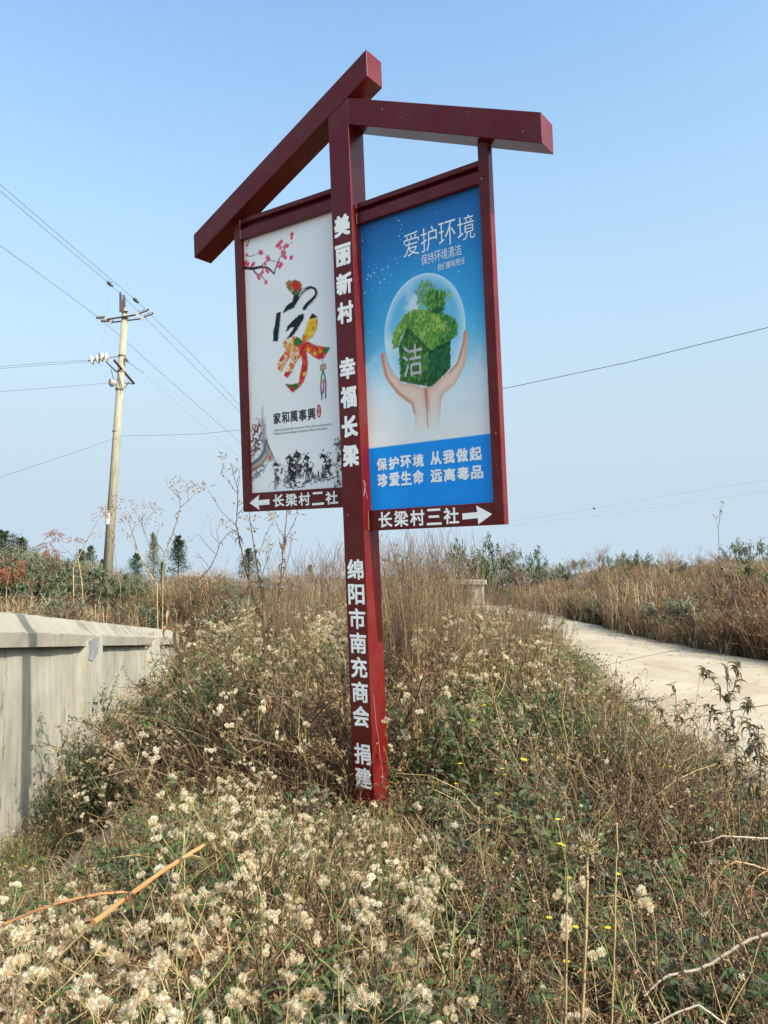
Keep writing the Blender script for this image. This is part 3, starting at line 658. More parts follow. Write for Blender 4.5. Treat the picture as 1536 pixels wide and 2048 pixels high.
    c.put(c.line(A['roofl3'], .007, .004), (160, 110, 90), .8); c.put(c.line([(x+.02, y-.03) for x, y in A['roofl3']], .006, .003), (110, 120, 140), .7)
    c.put(c.line([(-.665, .63), (-.632, .57), (-.598, .50), (-.585, .47)], .006, .001), (90, 70, 70), .8)
    c.put(c.blob((-.645, .537), .019, .004, .026), (200, 160, 150)); c.put(c.blob((-.645, .537), .010, .004, .016), (170, 90, 90), .8)
    c.put(c.poly([(-.82, .44), (-.75, .47), (-.70, .50), (-.69, .47), (-.74, .42), (-.82, .39)], .01, .05, 9)*(g > .5), (110, 125, 135), .8)
    # ink horses
    g1 = c.noise(55, 40, 4)
    for kx, a in (('h1', .75), ('h2', .97), ('h3', .85), ('h4', .95), ('h5', .97), ('h6', .85)):
        c.put(c.poly(A[kx], .02, .075, hash_(kx))*np.clip((g1-.30)*5, 0, 1), (22, 22, 24), a)
    for kx, lo in (('h1', .48), ('h6', .44)): c.put(c.poly(A[kx], .02, .05, 3)*(g1 < lo), (240, 240, 238), .8)
    for (hx, hy) in ((-.60, .49), (-.485, .525), (-.415, .545), (-.335, .512), (-.205, .508)):
        c.put(c.line([(hx-.018, hy-.012), (hx, hy+.004), (hx+.018, hy-.008)], .005, .008), (22, 22, 24))
        for q in range(4): c.put(c.line([(hx+.02*q/2, hy-.06-.012*q), (hx-.012+.02*q/2, hy-.13), (hx+.008*q-.02, hy-.165)], .0045, .0012), (35, 35, 38), .85)
    for kx, w in (('gr1', (.002, .006)), ('gr2', (.006, .003)), ('gr3', (.008, .003))):
        for dx, dy in ((0, 0), (.01, .012), (-.02, -.008), (.03, -.015)):
            c.put(c.line([(x+dx, y+dy+.006*math.sin(x*90)) for x, y in A[kx]], w[0]*.6, w[1]*.6)*(g1 > .42), (40, 40, 44), .8)
    c.put(c.blob((-.243, .395), .006, .004, .022), (40, 40, 42)); 
    for i in range(60):
        p = (rr.uniform(-.66, -.08), rr.gauss(.365, .014)); c.put(c.blob(p, rr.uniform(.002, .005)), (60, 60, 64), .7)
    c.mesh('poster', .080)
def hash_(k): return sum(ord(ch) for ch in k) % 97

def paint_right():
    c = Canvas(.150, .9620, .148, 1.852); A = ART_R; Y = c.Y; X = c.X
    hs = [.50, .62, .75, .85, .98, 1.10, 1.25, 1.45, 1.65, 1.86]
    cs = np.array([(242, 240, 236), (243, 241, 237), (238, 241, 240), (222, 238, 243), (160, 214, 238), (100, 192, 232), (55, 165, 222), (40, 145, 210), (32, 120, 188), (30, 100, 165)])/255.
    wv = Y + .05*np.abs(X-.55)
    for k in range(3): c.C[..., k] = np.interp(wv, hs, cs[:, k])
    n = c.noise(3.2, 5, 5, 1.4); cl = np.clip((n-.47)*5, 0, 1)*np.clip((1.10-Y)/.12, 0, 1)*np.clip((Y-.55)/.2, 0, 1); c.put(cl, (238, 240, 238), .85)
    n2 = c.noise(3, 15, 5, 1.2); c.put(np.clip((n2-.5)*4, 0, 1)*np.clip((1.0-Y)/.1, 0, 1)*np.clip((Y-.62)/.1, 0, 1)*(X > .75), (175, 222, 235), .6)
    c.put(np.exp(-(((X-.56)/.34)**2+((Y-1.15)/.42)**2)), (120, 205, 240), .35)
    # glass ball
    (xl, yl), (xr, yr), (xt, yt), (xb, yb) = A['bub']; cx, rx = (xl+xr)/2+.004, (xr-xl)/2; cy = yt-rx*1.20; ry = rx*1.20
    d = np.hypot((X-cx)/rx, (Y-cy)/ry); ins = np.clip((1-d)*60, 0, 1)
    c.put(ins, (170, 218, 240), .35)
    w = c.noise(5, 60, 4, .8); c.put(ins*np.clip((w-.42)*4, 0, 1)*np.clip((.52-X)/.1+.3, 0, 1)*(Y > 1.0), (242, 244, 242), .9)
    c.put(ins*np.clip((d-.80)*5, 0, 1), (225, 240, 246), .75)
    c.put(np.clip(1-np.abs(d-.985)*60, 0, 1), (235, 245, 250), .8)
    c.put(c.poly(A['cloud'], .03, .06, 3), (228, 228, 230), .8)
    # things of grass inside
    g = c.noise(110, 77, 2, .6); g2 = c.noise(26, 78, 3)
    def grass(mask, dark, light, amt=1):
        t = np.clip((g-.3)*2.2, 0, 1)[..., None]*.8+np.clip((g2-.3)*2, 0, 1)[..., None]*.2
        c.put(mask, np.array(dark)/255.*(1-t)+np.array(light)/255.*t)
    tm = c.poly(A['tree'], .015, .05, 12); grass(tm*(g > .36), (60, 110, 70), (150, 190, 130))
    tm = c.poly([(x+.11, y-.07) for x, y in A['tree'][:5]], .015, .05, 12); grass(tm*(g > .45), (90, 140, 90), (160, 200, 150))
    grass(c.poly(A['rw'], .006, .016, 14), (14, 70, 34), (44, 120, 62))
    grass(c.poly(A['fw'], .006, .014, 14), (30, 80, 34), (112, 160, 66))
    sh = c.poly([(x+.004, y-.022) for x, y in A['roof']], .02, .012, 15)*np.maximum(c.poly(A['fw'], .01), c.poly(A['rw'], .01)); c.put(sh, (20, 52, 28), .6)
    grass(c.poly(A['roof'], .007, .018, 16), (70, 126, 44), (176, 206, 98))
    grass(c.poly(A['roofd'], .012, .014, 16), (38, 104, 46), (116, 176, 76))
    grass(c.poly(A['chim'], .007, .016, 17), (44, 106, 44), (134, 186, 74))
    c.put(c.line([(.656, 1.35), (.655, 1.29)], .002, .004), (24, 50, 28), .8)
    c.put(c.poly([(.60, 1.235), (.66, 1.215), (.705, 1.235), (.66, 1.255)], .015, .01, 3), (26, 62, 30), .7)
    c.put(c.line([(.593, 1.03), (.58, .825)], .003), (16, 50, 26), .8)
    # hands
    fade = np.clip((Y-.56)/.20, 0, 1); sk = np.array([242, 218, 202])/255.
    for kx in ('hl', 'hr'):
        mk = c.poly(A[kx], .005); dd = -c.sdf(A[kx])
        edge = np.exp(-np.clip(dd, 0, 1)/.020)[..., None]; dk = np.array([206, 136, 104])/255.
        tip = np.clip((Y-.90)/.18, 0, 1)[..., None]*.35
        colr = sk*(1-edge*.55)+dk*edge*.55; colr = colr*(1-tip)+np.array([214, 140, 110])/255.*tip
        m_ = mk*fade; c.C = c.C*(1-m_[..., None])+colr*m_[..., None]
    c.put(c.line(A['hle'], .009, .004, .014), (196, 112, 78), .75); c.put(c.line(A['hre'], .006, .004, .012), (196, 118, 88), .7)
    c.put(c.line(A['crease'], .005, .0008, .008), (150, 70, 48), .85); c.put(c.line([(x+.010, y) for x, y in A['crease'][:3]], .012, .003, .016), (216, 140, 110), .55)
    rr = random.Random(9)
    for i, p in enumerate(STARS):
        if p[1] > 1.0: c.put(c.blob(p, rr.choice((.002, .003, .0045)), .004), (245, 250, 255), .9)
    for i in range(60): c.put(c.blob((rr.gauss(.27, .05), rr.gauss(1.50, .06)), .0016, .003), (220, 238, 250), .8)
    for p in ((.88, 1.10), (.90, 1.02), (.80, 1.42), (.19, 1.2)): c.put(c.blob(p, .0035, .005), (240, 248, 255), .9)
    band = np.clip((.517-Y)/.003, 0, 1); c.put(band, (22, 148, 236))
    c.mesh('poster', .080)
paint_left(); paint_right()
for (a, b_, c_, d_) in ((-.8146, 0, .29, 2.012), (.150, .9615, .145, 1.853)):
    mb = SB(); mb.box(a, b_, .0806, .094, c_, d_); part('backing_board', mb, M['sheet_back'], 0)
for (a, b_, c_, d_, sk_) in ((-.8146, 0, 2.014, 2.112, -.028), (.150, .9615, 1.856, 1.970, 0)):
    mb = SB(); mb.prism([(a, c_), (b_, c_), (b_, d_), (a, d_+sk_*a)], .083, .092); part('backing_strip', mb, M['maroon'], 0)
rc = random.Random(5)
for i in range(16):       # small chips in the paint
    s_ = rc.uniform(-1.1, 1.3); top_ = i % 3
    if top_ == 0: h_ = lb(s_)+rc.uniform(.03, .13) if s_ < .25 else rb(s_)+rc.uniform(.03, .13); d_ = -.0022
    elif top_ == 1: s_ = rc.uniform(.01, .14); h_ = rc.uniform(-1.1, 2.3); d_ = -.0006
    else: s_ = rc.choice((-.85, .985))+rc.uniform(-.015, .015); h_ = rc.uniform(.3, 1.9); d_ = .0483
    mb = SB(); r_ = rc.uniform(.002, .0045); n = 5; mb.v = [(s_+r_*rc.uniform(.5, 1.2)*math.cos(-q*1.2566), d_, h_+r_*rc.uniform(.6, 1.8)*math.sin(-q*1.2566)) for q in range(n)]; mb.f = [tuple(range(n))]; mb.m = [0]
    part('paint_chip', mb, M['weld'], 0)
for (s, h) in ((.163, 1.755), (.163, 1.80), (-.808, 1.2), (-.808, .62), (.950, .35)):
    mb = SB(); mb.lathe((s, .0775, h), (s, .0795, h), [(0, .0035), (.5, .006 if h == 1.755 else .004), (1, .006 if h == 1.755 else .004)], 10)
    part('screw', mb, M['brass'], 0)

# ---- lettering
TJ = []
def glyphs(name, text, cells, d, mat, weight=0.0, label=None, lift=.0012):
    """one character per cell (s0, s1, h0, h1), each fitted into its cell"""
    TJ.append((name, text, cells, d-lift, mat, weight, label))
def row(text, s0, s1, h0, h1, sk=0, gap=.12):
    n = len(text); w = (s1-s0)/(n-gap); out = []
    for i in range(n):
        a = s0+w*i; out.append((a, a+w*(1-gap), h0+sk*(a), h1+sk*(a)))
    return out
def colm(hs, s0, s1, hh): return [(s0, s1, h-hh, h+hh) for h in hs]
glyphs('lettering', '美丽新村幸福长梁', colm([1.845, 1.67, 1.497, 1.325, .993, .822, .648, .476], .017, .135, .064), 0, M['vinyl'], .036, 'heavy white characters down the upper post')
glyphs('lettering', '绵阳市南充商会捐建', colm([-.192, -.336, -.478, -.619, -.760, -.902, -1.043, -1.258, -1.396], .018, .136, .060), 0, M['vinyl'], .022, 'white characters down the lower post')
glyphs('lettering', '长梁村二社', row('长梁村二社', -.602, -.072, .1975, .278, -.022), F0, M['vinyl'], .018)
glyphs('lettering', '长梁村三社', row('长梁村三社', .222, .754, .046, .136), F0, M['vinyl'], .018)
glyphs('lettering', '爱护环境', row('爱护环境', .450, .910, 1.580, 1.715, 0, .1), .080, M['vinyl'], -.012)
glyphs('lettering', '保持环境清洁', row('保持环境清洁', .566, .823, 1.508, 1.568, 0, .06), .080, M['vinyl'], -.004)
glyphs('lettering', '我们都有责任', row('我们都有责任', .670, .842, 1.453, 1.491, 0, .06), .080, M['vinyl'], -.004)
glyphs('lettering', '保护环境', row('保护环境', .203, .527, .378, .451), .080, M['vinyl'], .03)
glyphs('lettering', '从我做起', row('从我做起', .570, .892, .380, .455), .080, M['vinyl'], .03)
glyphs('lettering', '珍爱生命', row('珍爱生命', .205, .523, .281, .362), .080, M['vinyl'], .03)
glyphs('lettering', '远离毒品', row('远离毒品', .568, .896, .282, .354), .080, M['vinyl'], .03)
xs_ = [p[0] for p in ART_R['jie']]; ys_ = [p[1] for p in ART_R['jie']]
glyphs('lettering', '洁', [(min(xs_)+.002, max(xs_)-.002, sum(sorted(ys_)[:2])/2, sum(sorted(ys_)[2:])/2)], .080, M['sheet_back'], .006)
glyphs('lettering', '家和萬事興', row('家和萬事興', -.602, -.247, .729, .803, -.03, .12), .080, M['ink'], .02)
glyphs('lettering', '和諧', [(-.2285, -.2115, .787, .813), (-.2285, -.2115, .757, .783)], .080, M['vinyl'], .0)
LINES = [('Only the family life harmony, have national prosperity', -.601, -.120, .698, .717), ('Home and everything everywhere filled with peace', -.602, -.156, .675, .694)]

def make_text():
    curves = []
    for j in TJ:
        for ch in j[1]:
            cu = bpy.data.curves.new('t', 'FONT'); cu.body = ch; cu.resolution_u = 3; cu.offset = min(j[5], 0)*.5; cu.fill_mode = 'FRONT'
            o = bpy.data.objects.new('t', cu); col.objects.link(o); curves.append(o)
    for t in LINES:
        cu = bpy.data.curves.new('t', 'FONT'); cu.body = t[0]; cu.resolution_u = 2; cu.offset = .004; o = bpy.data.objects.new('t', cu); col.objects.link(o); curves.append(o)
    bpy.context.view_layer.update(); dg = bpy.context.evaluated_depsgraph_get(); res = []
    for o in curves:
        me = bpy.data.meshes.new_from_object(o.evaluated_get(dg)); res.append(([tuple(v.co) for v in me.vertices], [tuple(p.vertices) for p in me.polygons])); bpy.data.meshes.remove(me)
    for o in curves:
        cu = o.data; bpy.data.objects.remove(o); bpy.data.curves.remove(cu)
    i = 0
    def fit(mb, vf, cell, d, wt):
        v, f = vf
        if not v: return
        x0 = min(q[0] for q in v); x1 = max(q[0] for q in v); y0 = min(q[1] for q in v); y1 = max(q[1] for q in v)
        s0, s1, h0, h1 = cell
        hh = (h1-h0)
        thin = (y1-y0) < .75*(x1-x0)          # flat characters keep their height
        if thin: m_ = (h0+h1)/2; q = .5*(y1-y0)/(x1-x0)*1.15; h0, h1 = m_-hh*q, m_+hh*q
        g = max(wt, 0)*(s1-s0)*1.25; s0 += g; s1 -= g; h0 += g; h1 -= g
        offs = [(0, 0)] + ([(g*math.cos(a*math.pi/4), g*math.sin(a*math.pi/4)) for a in range(8)] if g > 0 else [])
        if g > 0: offs = [(0, 0)] + [(g*a, g*b_) for a in (-1, 0, 1) for b_ in (-1, 0, 1) if a or b_]
        for c_, (ox, oy) in enumerate(offs):
            n = len(mb.v)
            for q in v: mb.v.append((s0+ox+(q[0]-x0)/(x1-x0)*(s1-s0), d-.00004*c_, h0+oy+(q[1]-y0)/(y1-y0)*(h1-h0)))
            for p in f: mb.f.append(tuple(n+k_ for k_ in p)); mb.m.append(0)
    for j in TJ:
        for ch, cell in zip(j[1], j[2]):
            mb = SB(); fit(mb, res[i], cell, j[3], j[5]); i += 1
            part('character', mb, j[4], 0)
    mb = SB()
    for t in LINES:
        v, f = res[i]; i += 1; n = len(mb.v); x0 = min(q[0] for q in v); x1 = max(q[0] for q in v); y0 = min(q[1] for q in v); y1 = max(q[1] for q in v)
        for q in v:
            s = t[1]+(q[0]-x0)/(x1-x0)*(t[2]-t[1]); mb.v.append((s, .0788, t[3]+(q[1]-y0)/(y1-y0)*(t[4]-t[3])-.03*(s-t[1])))
        for p in f: mb.f.append(tuple(n+k_ for k_ in p)); mb.m.append(0)
    part('lettering', mb, M['inkgrey'], 0, label='two small lines of English print under the black characters')
make_text()
def flat(name, poly, d, mat):
    mb = SB(); n = len(poly); mb.v = [(x, d, z) for x, z in poly]; mb.f = [tuple(range(n))]; mb.m = [0]; part(name, mb, mat, 0)
flat('arrow', [(-.812, .250), (-.722, .300), (-.730, .264), (-.633, .264), (-.633, .230), (-.730, .230), (-.722, .199)][::-1], F0-.0012, M['vinyl'])
flat('arrow', [(.776, .101), (.867, .103), (.860, .139), (.953, .088), (.869, .037), (.867, .071), (.775, .067)][::-1], F0-.0012, M['vinyl'])
# ------------------------------------------------------------------ plant prototypes (meshes only; used by the ground cover and by single plants)
PM = ['stem_tan', 'stem_brown', 'stem_green', 'leaf_green', 'leaf_grey', 'leaf_dry', 'fluff', 'core', 'straw', 'straw_red', 'grass_green', 'petal', 'red_leaf', 'tan_head', 'conifer', 'twig_grey', 'pink_leaf', 'cane', 'white_twig', 'conifer_pale', 'bark']
MI = {k: i for i, k in enumerate(PM)}; PMATS = [M[k] for k in PM]
U = random.uniform
def wander(p, d, L, n, j, g=0):
    p = Vector(p); d = Vector(d).normalized(); out = [p.copy()]
    for i in range(n):
        d = (d + rv()*j + Vector((0, 0, g))).normalized(); p = p + d*(L/n); out.append(p.copy())
    return out, d
def head_cluster(mb, p, d, n, spread, r, hairs):
    for i in range(n):
        q, _ = wander(p, (d + rv()*.9), spread*U(.5, 1.1), 2, .3, .1)
        mb.tube(q, .0011, .0008, 3, MI['stem_tan'], False)
        if random.random() < .8: mb.puff(q[-1], r*U(.7, 1.15), MI['fluff'], MI['core'], hairs)
        else: mb.puff(q[-1], r*.6, MI['core'], MI['leaf_dry'], hairs//2, True)
def fluff_weed(h, heads=9, hairs=30, green=.5, r=.0115):
    mb = MB(); main, d = wander((0, 0, -.05), (U(-.25, .25), U(-.25, .25), 1), h*.8, 7, .13, .06)
    sc = MI['stem_green'] if random.random() < green else MI['stem_brown']
    mb.tube(main, .0042, .0022, 4, sc, False)
    tips = []
    for i in range(3, 8):
        for q in range(random.choice((1, 2, 2))):
            a = U(0, 6.28); bd = Vector((math.cos(a), math.sin(a), U(.5, 1.3)))
            br, bdv = wander(main[i], bd, h*U(.16, .34), 4, .18, .10); mb.tube(br, .0022, .0012, 3, sc if random.random() < .5 else MI['stem_tan'], False)
            tips.append((br[-1], bdv))
            if random.random() < .6:
                b2, bd2 = wander(br[2], bdv + rv()*.8, h*.13, 3, .2, .1); mb.tube(b2, .0014, .001, 3, MI['stem_tan'], False); tips.append((b2[-1], bd2))
            for z in range(2):
                t = br[random.randint(1, 3)]; mb.leaf(t, rv()+Vector((0, 0, .2)), U(.018, .04), U(.006, .011), MI['leaf_dry'] if random.random() < .6 else MI['leaf_green'], .3, U(.1, .7))
    random.shuffle(tips)
    for p, dd in tips[:heads]: head_cluster(mb, p, dd, random.randint(3, 6), .035, r, hairs)
    for i in range(int(26*h/.7)):
        t = U(.1, .95)*(len(main)-1); k = int(t); p = main[k].lerp(main[min(k+1, len(main)-1)], t-k); a = U(0, 6.28)
        if random.random() < .62: mb.leaf(p, (math.cos(a), math.sin(a), U(-.2, .7)), U(.03, .06), U(.011, .022), MI['leaf_green'] if random.random() < .6 else MI['leaf_grey'], .2, U(.1, .5))
        else: mb.leaf(p, (math.cos(a), math.sin(a), U(-1.2, .1)), U(.025, .05), U(.006, .012), MI['leaf_dry'], .8, U(.3, 1))
    return mb
def tangle(h, n=26, dry='leaf_dry', stem='stem_brown', bits=4, fl=0, sp=.16):
    mb = MB()
    for i in range(n):
        a = U(0, 6.28); p, d = wander((U(-sp, sp), U(-sp, sp), -.03), (math.cos(a)*.7, math.sin(a)*.7, U(.5, 1.4)), h*U(.6, 1.15), 6, .35, U(-.08, .05))
        mb.tube(p, U(.0011, .0024), .0008, 3, MI[stem] if random.random() < .65 else MI['stem_tan'], False)
        for q in range(bits):
            k = random.randint(1, 6); mb.leaf(p[k], rv(), U(.012, .034), U(.005, .012), MI[dry], .5, U(.2, 1))
            mb.scrap(p[random.randint(2, 6)]+rv()*.01, U(.006, .014), MI[dry if random.random() < .6 else 'tan_head'])
        if random.random() < .6:
            b, _ = wander(p[3], d+rv(), h*.3, 3, .3); mb.tube(b, .001, .0006, 3, MI[stem], False)
            for q in range(3): mb.scrap(b[random.randint(1, 3)], U(.006, .013), MI[dry])
        if random.random() < fl: mb.puff(p[-1], U(.006, .010), MI['fluff'], MI['core'], 16)
    return mb
def leafy(h, n=9, big=.06, mat='leaf_green', yellow=0):
    mb = MB()
    for i in range(n):
        a = U(0, 6.28); p, d = wander((U(-.08, .08), U(-.08, .08), -.03), (math.cos(a)*.6, math.sin(a)*.6, U(.6, 1.3)), h*U(.6, 1.1), 6, .25, 0)
        mb.tube(p, .0022, .0012, 3, MI['stem_green'], False)
        for k in range(1, 7):
            for s in range(2):
                a = U(0, 6.28); dd = Vector((math.cos(a), math.sin(a), U(-.3, .5)))
                mb.leaf(p[k]+dd*.012, dd, big*U(.5, 1.1), big*U(.28, .5), MI[mat if random.random() < .75 else 'leaf_grey'], .15, U(.05, .5))
        if random.random() < yellow:
            flower(mb, p[-1]+Vector((0, 0, .01)))
    return mb
def flower(mb, c, r=.012):
    for q in range(9):
        a = q*.698; d = Vector((math.cos(a), math.sin(a), .25)); mb.leaf(c+d*.002, d, r, r*.42, MI['petal'], .1, .1)
    mb.lathe(c, c+Vector((0, 0, .004)), [(0, .002), (.5, .0035), (1, .002)], 5, MI['petal'])
def grass(h, n, spread, mat='straw', w=.005, lean=.5, seed=0):
    mb = MB()
    for i in range(n):
        a = U(0, 6.28); l = U(.15, lean); hh = h*U(.5, 1.15); p0 = Vector((U(-spread, spread), U(-spread, spread), -.03)); dv = Vector((math.cos(a), math.sin(a), 0)); sd_ = Vector((-dv.y, dv.x, 0))*w*U(.6, 1.2)
        p1 = p0+Vector((0, 0, hh*.4))+dv*l*hh*.15; p2 = p0+Vector((0, 0, hh*.78))+dv*l*hh*.5; p3 = p0+Vector((0, 0, hh*U(.75, 1)))+dv*l*hh*1.05
        mi = MI[mat] if random.random() < .85 else MI['straw']
        k = len(mb.v); mb.v += [tuple(q) for q in (p0-sd_, p0+sd_, p1+sd_, p1-sd_, p2+sd_*.7, p2-sd_*.7, p3)]
        mb.f += [(k, k+1, k+2, k+3), (k+3, k+2, k+4, k+5), (k+5, k+4, k+6)]; mb.m += [mi]*3
        if seed and random.random() < seed:
            for q in range(5): mb.scrap(p3+rv()*.015-Vector((0, 0, q*.012)), .012, MI['tan_head'])
    return mb
def stalks(h, n, spread, side=9, fan=.12):
    mb = MB()
    for i in range(n):
        x, y = U(-spread, spread), U(-spread, spread); p, d = wander((x, y, -.05), (x*fan/spread+U(-.12, .12), y*fan/spread+U(-.12, .12), 1), h*U(.45, 1.05), 9, .055, .02)
        mb.tube(p, U(.0022, .0038), .0011, 4, MI['stem_tan'] if random.random() < .3 else MI['stem_brown'], False)
        for q in range(side):
            k = random.randint(3, 9); a = U(0, 6.28)
            b, _ = wander(p[k], (math.cos(a)*.45, math.sin(a)*.45, 1), h*U(.06, .20), 3, .12, .05); mb.tube(b, .0013, .0007, 3, MI['stem_brown'], False)
            for z in range(3): mb.scrap(b[random.randint(1, 3)], U(.006, .013), MI['tan_head' if random.random() < .5 else 'leaf_dry'])
    return mb
def twigbush(h, n=9, leafm=None, leaves=0, ls=.05, stem='twig_grey', spread=.5, depth=3):
    mb = MB()
    def grow(p, d, L, r, lv):
        q, dd = wander(p, d, L, 4, .16, .03); mb.tube(q, r, r*.6, 3, MI[stem], False)
        if lv == 0:
            for z in range(leaves):
                t = q[random.randint(1, 4)]; mb.leaf(t+rv()*ls*.4, rv()+Vector((0, 0, .1)), ls*U(.6, 1.2), ls*U(.25, .42), MI[leafm], .2, U(.1, .5))
            return
        for z in range(random.choice((2, 3, 3))): grow(q[random.randint(2, 4)], dd+rv()*.75, L*U(.5, .75), r*.6, lv-1)
    for i in range(n):
        a = U(0, 6.28); grow(Vector((U(-.1, .1), U(-.1, .1), -.05)), Vector((math.cos(a)*spread, math.sin(a)*spread, 1)), h*U(.35, .5), h*.008, depth-1)
    return mb

def scatter(name, protos, points, label, group=None):
    """one object: prototypes and loose points in one mesh, geometry nodes put a prototype on each point.
       points: (x, y, z, kind, rx, ry, rz, scale)"""
    V = []; F = []; MM = []; KIND = []
    for k, mb in enumerate(protos):
        n = len(V); V += mb.v; F += [tuple(n+q for q in f) for f in mb.f]; MM += mb.m; KIND += [k]*len(mb.v)
    nb = len(V); V += [(p[0], p[1], p[2]) for p in points]; KIND += [100+p[3] for p in points]
    me = bpy.data.meshes.new(name); me.from_pydata(V, [], F)
    for m_ in PMATS: me.materials.append(m_)
    me.polygons.foreach_set('material_index', MM)
    a = me.attributes.new('kind', 'INT', 'POINT'); a.data.foreach_set('value', np.array(KIND, np.int32))
    rot = np.zeros((len(V), 3), np.float32); sc = np.ones(len(V), np.float32)
    if points: P_ = np.array([[p[4], p[5], p[6], p[7]] for p in points], np.float32); rot[nb:] = P_[:, :3]; sc[nb:] = P_[:, 3]
    a = me.attributes.new('rot', 'FLOAT_VECTOR', 'POINT'); a.data.foreach_set('vector', rot.ravel())
    a = me.attributes.new('scl', 'FLOAT', 'POINT'); a.data.foreach_set('value', sc)
    me.update(); o = bpy.data.objects.new(name, me); col.objects.link(o); tag(o, label, kind='stuff', group=group)
    ng = bpy.data.node_groups.new(name, 'GeometryNodeTree')
    ng.interface.new_socket('Geometry', in_out='INPUT', socket_type='NodeSocketGeometry'); ng.interface.new_socket('Geometry', in_out='OUTPUT', socket_type='NodeSocketGeometry')
    N = ng.nodes; L = ng.links; gi = N.new('NodeGroupInput'); go = N.new('NodeGroupOutput'); jn = N.new('GeometryNodeJoinGeometry')
    def attr(nm, t): x = N.new('GeometryNodeInputNamedAttribute'); x.data_type = t; x.inputs[0].default_value = nm; return [s for s in x.outputs if s.enabled and s.name == 'Attribute'][0]
    kd = attr('kind', 'INT'); ro = attr('rot', 'FLOAT_VECTOR'); sl = attr('scl', 'FLOAT')
    def sep(v):
        c = N.new('FunctionNodeCompare'); c.data_type = 'INT'; c.operation = 'EQUAL'; L.new(kd, c.inputs[2]); c.inputs[3].default_value = v
        s = N.new('GeometryNodeSeparateGeometry'); s.domain = 'POINT'; L.new(gi.outputs[0], s.inputs[0]); L.new(c.outputs[0], s.inputs[1]); return s.outputs[0]
    for k in range(len(protos)):
        ip = N.new('GeometryNodeInstanceOnPoints'); L.new(sep(100+k), ip.inputs['Points']); L.new(sep(k), ip.inputs['Instance'])
        L.new(ro, ip.inputs['Rotation']); L.new(sl, ip.inputs['Scale']); L.new(ip.outputs[0], jn.inputs[0])
    L.new(jn.outputs[0], go.inputs[0]); md = o.modifiers.new('scatter', 'NODES'); md.node_group = ng
    return o

# heights below which plants stay, as elevation seen from the path (so the wall, the post and the road stay clear)
MIDCAP = [(-400, 1700), (0, 1695), (60, 1665), (110, 1610), (150, 1545), (190, 1460), (235, 1350), (275, 1280), (330, 1235), (420, 1200), (700, 1190), (900, 1195), (1050, 1212), (1110, 1272), (1180, 1325), (1240, 1385), (1300, 1450), (1400, 1505), (1536, 1555), (2200, 1700)]
NEARCAP = [(-400, 1760), (0, 1760), (120, 1745), (220, 1705), (300, 1640), (345, 1585), (420, 1510), (620, 1530), (690, 1600), (780, 1610), (850, 1530), (1000, 1460), (1250, 1430), (1400, 1520), (1536, 1570), (2200, 1700)]
def itp(T, x):
    for (a, b_), (c_, d_) in zip(T, T[1:]):
        if a <= x <= c_: return b_+(d_-b_)*(x-a)/(c_-a)
    return T[-1][1] if x > T[-1][0] else T[0][1]
def zcap(x, y):
    px = px_of(x, y)[0]; t = itp(MIDCAP, px)
    if y < 4.6: t = max(t, itp(NEARCAP, px))
    return at(px, t, y).z
def in_wall(x, y): return y < 17.2 and WX(y)-.42 < x < WX(y)+.10
def in_road(x, y, pad=.0):
    if y < 16.4: return seg_interp(ROAD_L, y)-pad < x < seg_interp(ROAD_R, y)+pad
    # the bend
    lx = [(-2, 18.9), (.6, 17.8), (2.1, 16.2), (3.0, 15.4)]; rx = [(-2, 21.8), (-.6, 21.6), (2.0, 20.2), (3.2, 18.4), (4.1, 15)]
    if x > 4.1 or x < -2.1: return False
    return itp(lx, x)-pad < y < itp(rx, x)+pad
def on_apron(x, y):
    (x0, y0), (x1, y1) = (-2.3, 5.75), (-1.75, 6.3); ex, ey = x1-x0, y1-y0; t = min(1, max(0, ((x-x0)*ex+(y-y0)*ey)/(ex*ex+ey*ey)))
    if math.hypot(x-x0-ex*t, y-y0-ey*t) < .34: return True
    # keep the line of sight to the slab and the foot of the wall open
    px = px_of(x, y)[0]; return 4.7 < y < 6.2 and 60 < px < 330 and x < -1.15
def spots(n, region, ok=None, seed=1):
    r = random.Random(seed); x0, x1, y0, y1 = region; out = []
    for i in range(n):
        x, y = r.uniform(x0, x1), r.uniform(y0, y1)
        if in_wall(x, y) or in_road(x, y, -.18) or on_apron(x, y): continue
        if y < 30 and abs(x) > .56*y+.9: continue
        if ok and not ok(x, y): continue
        out.append((x, y))
    return out
def place(pts, kinds, hs, cap=True, smin=.35, jit=.18, extra=0, seed=2, smax=1.3, s0=.75):
    """kinds: weights; hs: prototype heights"""
    r = random.Random(seed); out = []
    for x, y in pts:
        k = r.choices(range(len(kinds)), kinds)[0]; z = ground_z(x, y); s = r.uniform(s0, smax)
        if cap:
            c = zcap(x, y)-z+extra
            if c/hs[k] < smin: 
                if c > .05: s = max(c/hs[k], .12)
                else: continue
            else: s = min(s, c/hs[k]*r.uniform(.75, 1.05))
        out.append((x, y, z, k, r.gauss(0, jit), r.gauss(0, jit), r.uniform(0, 6.28), s))
    return out

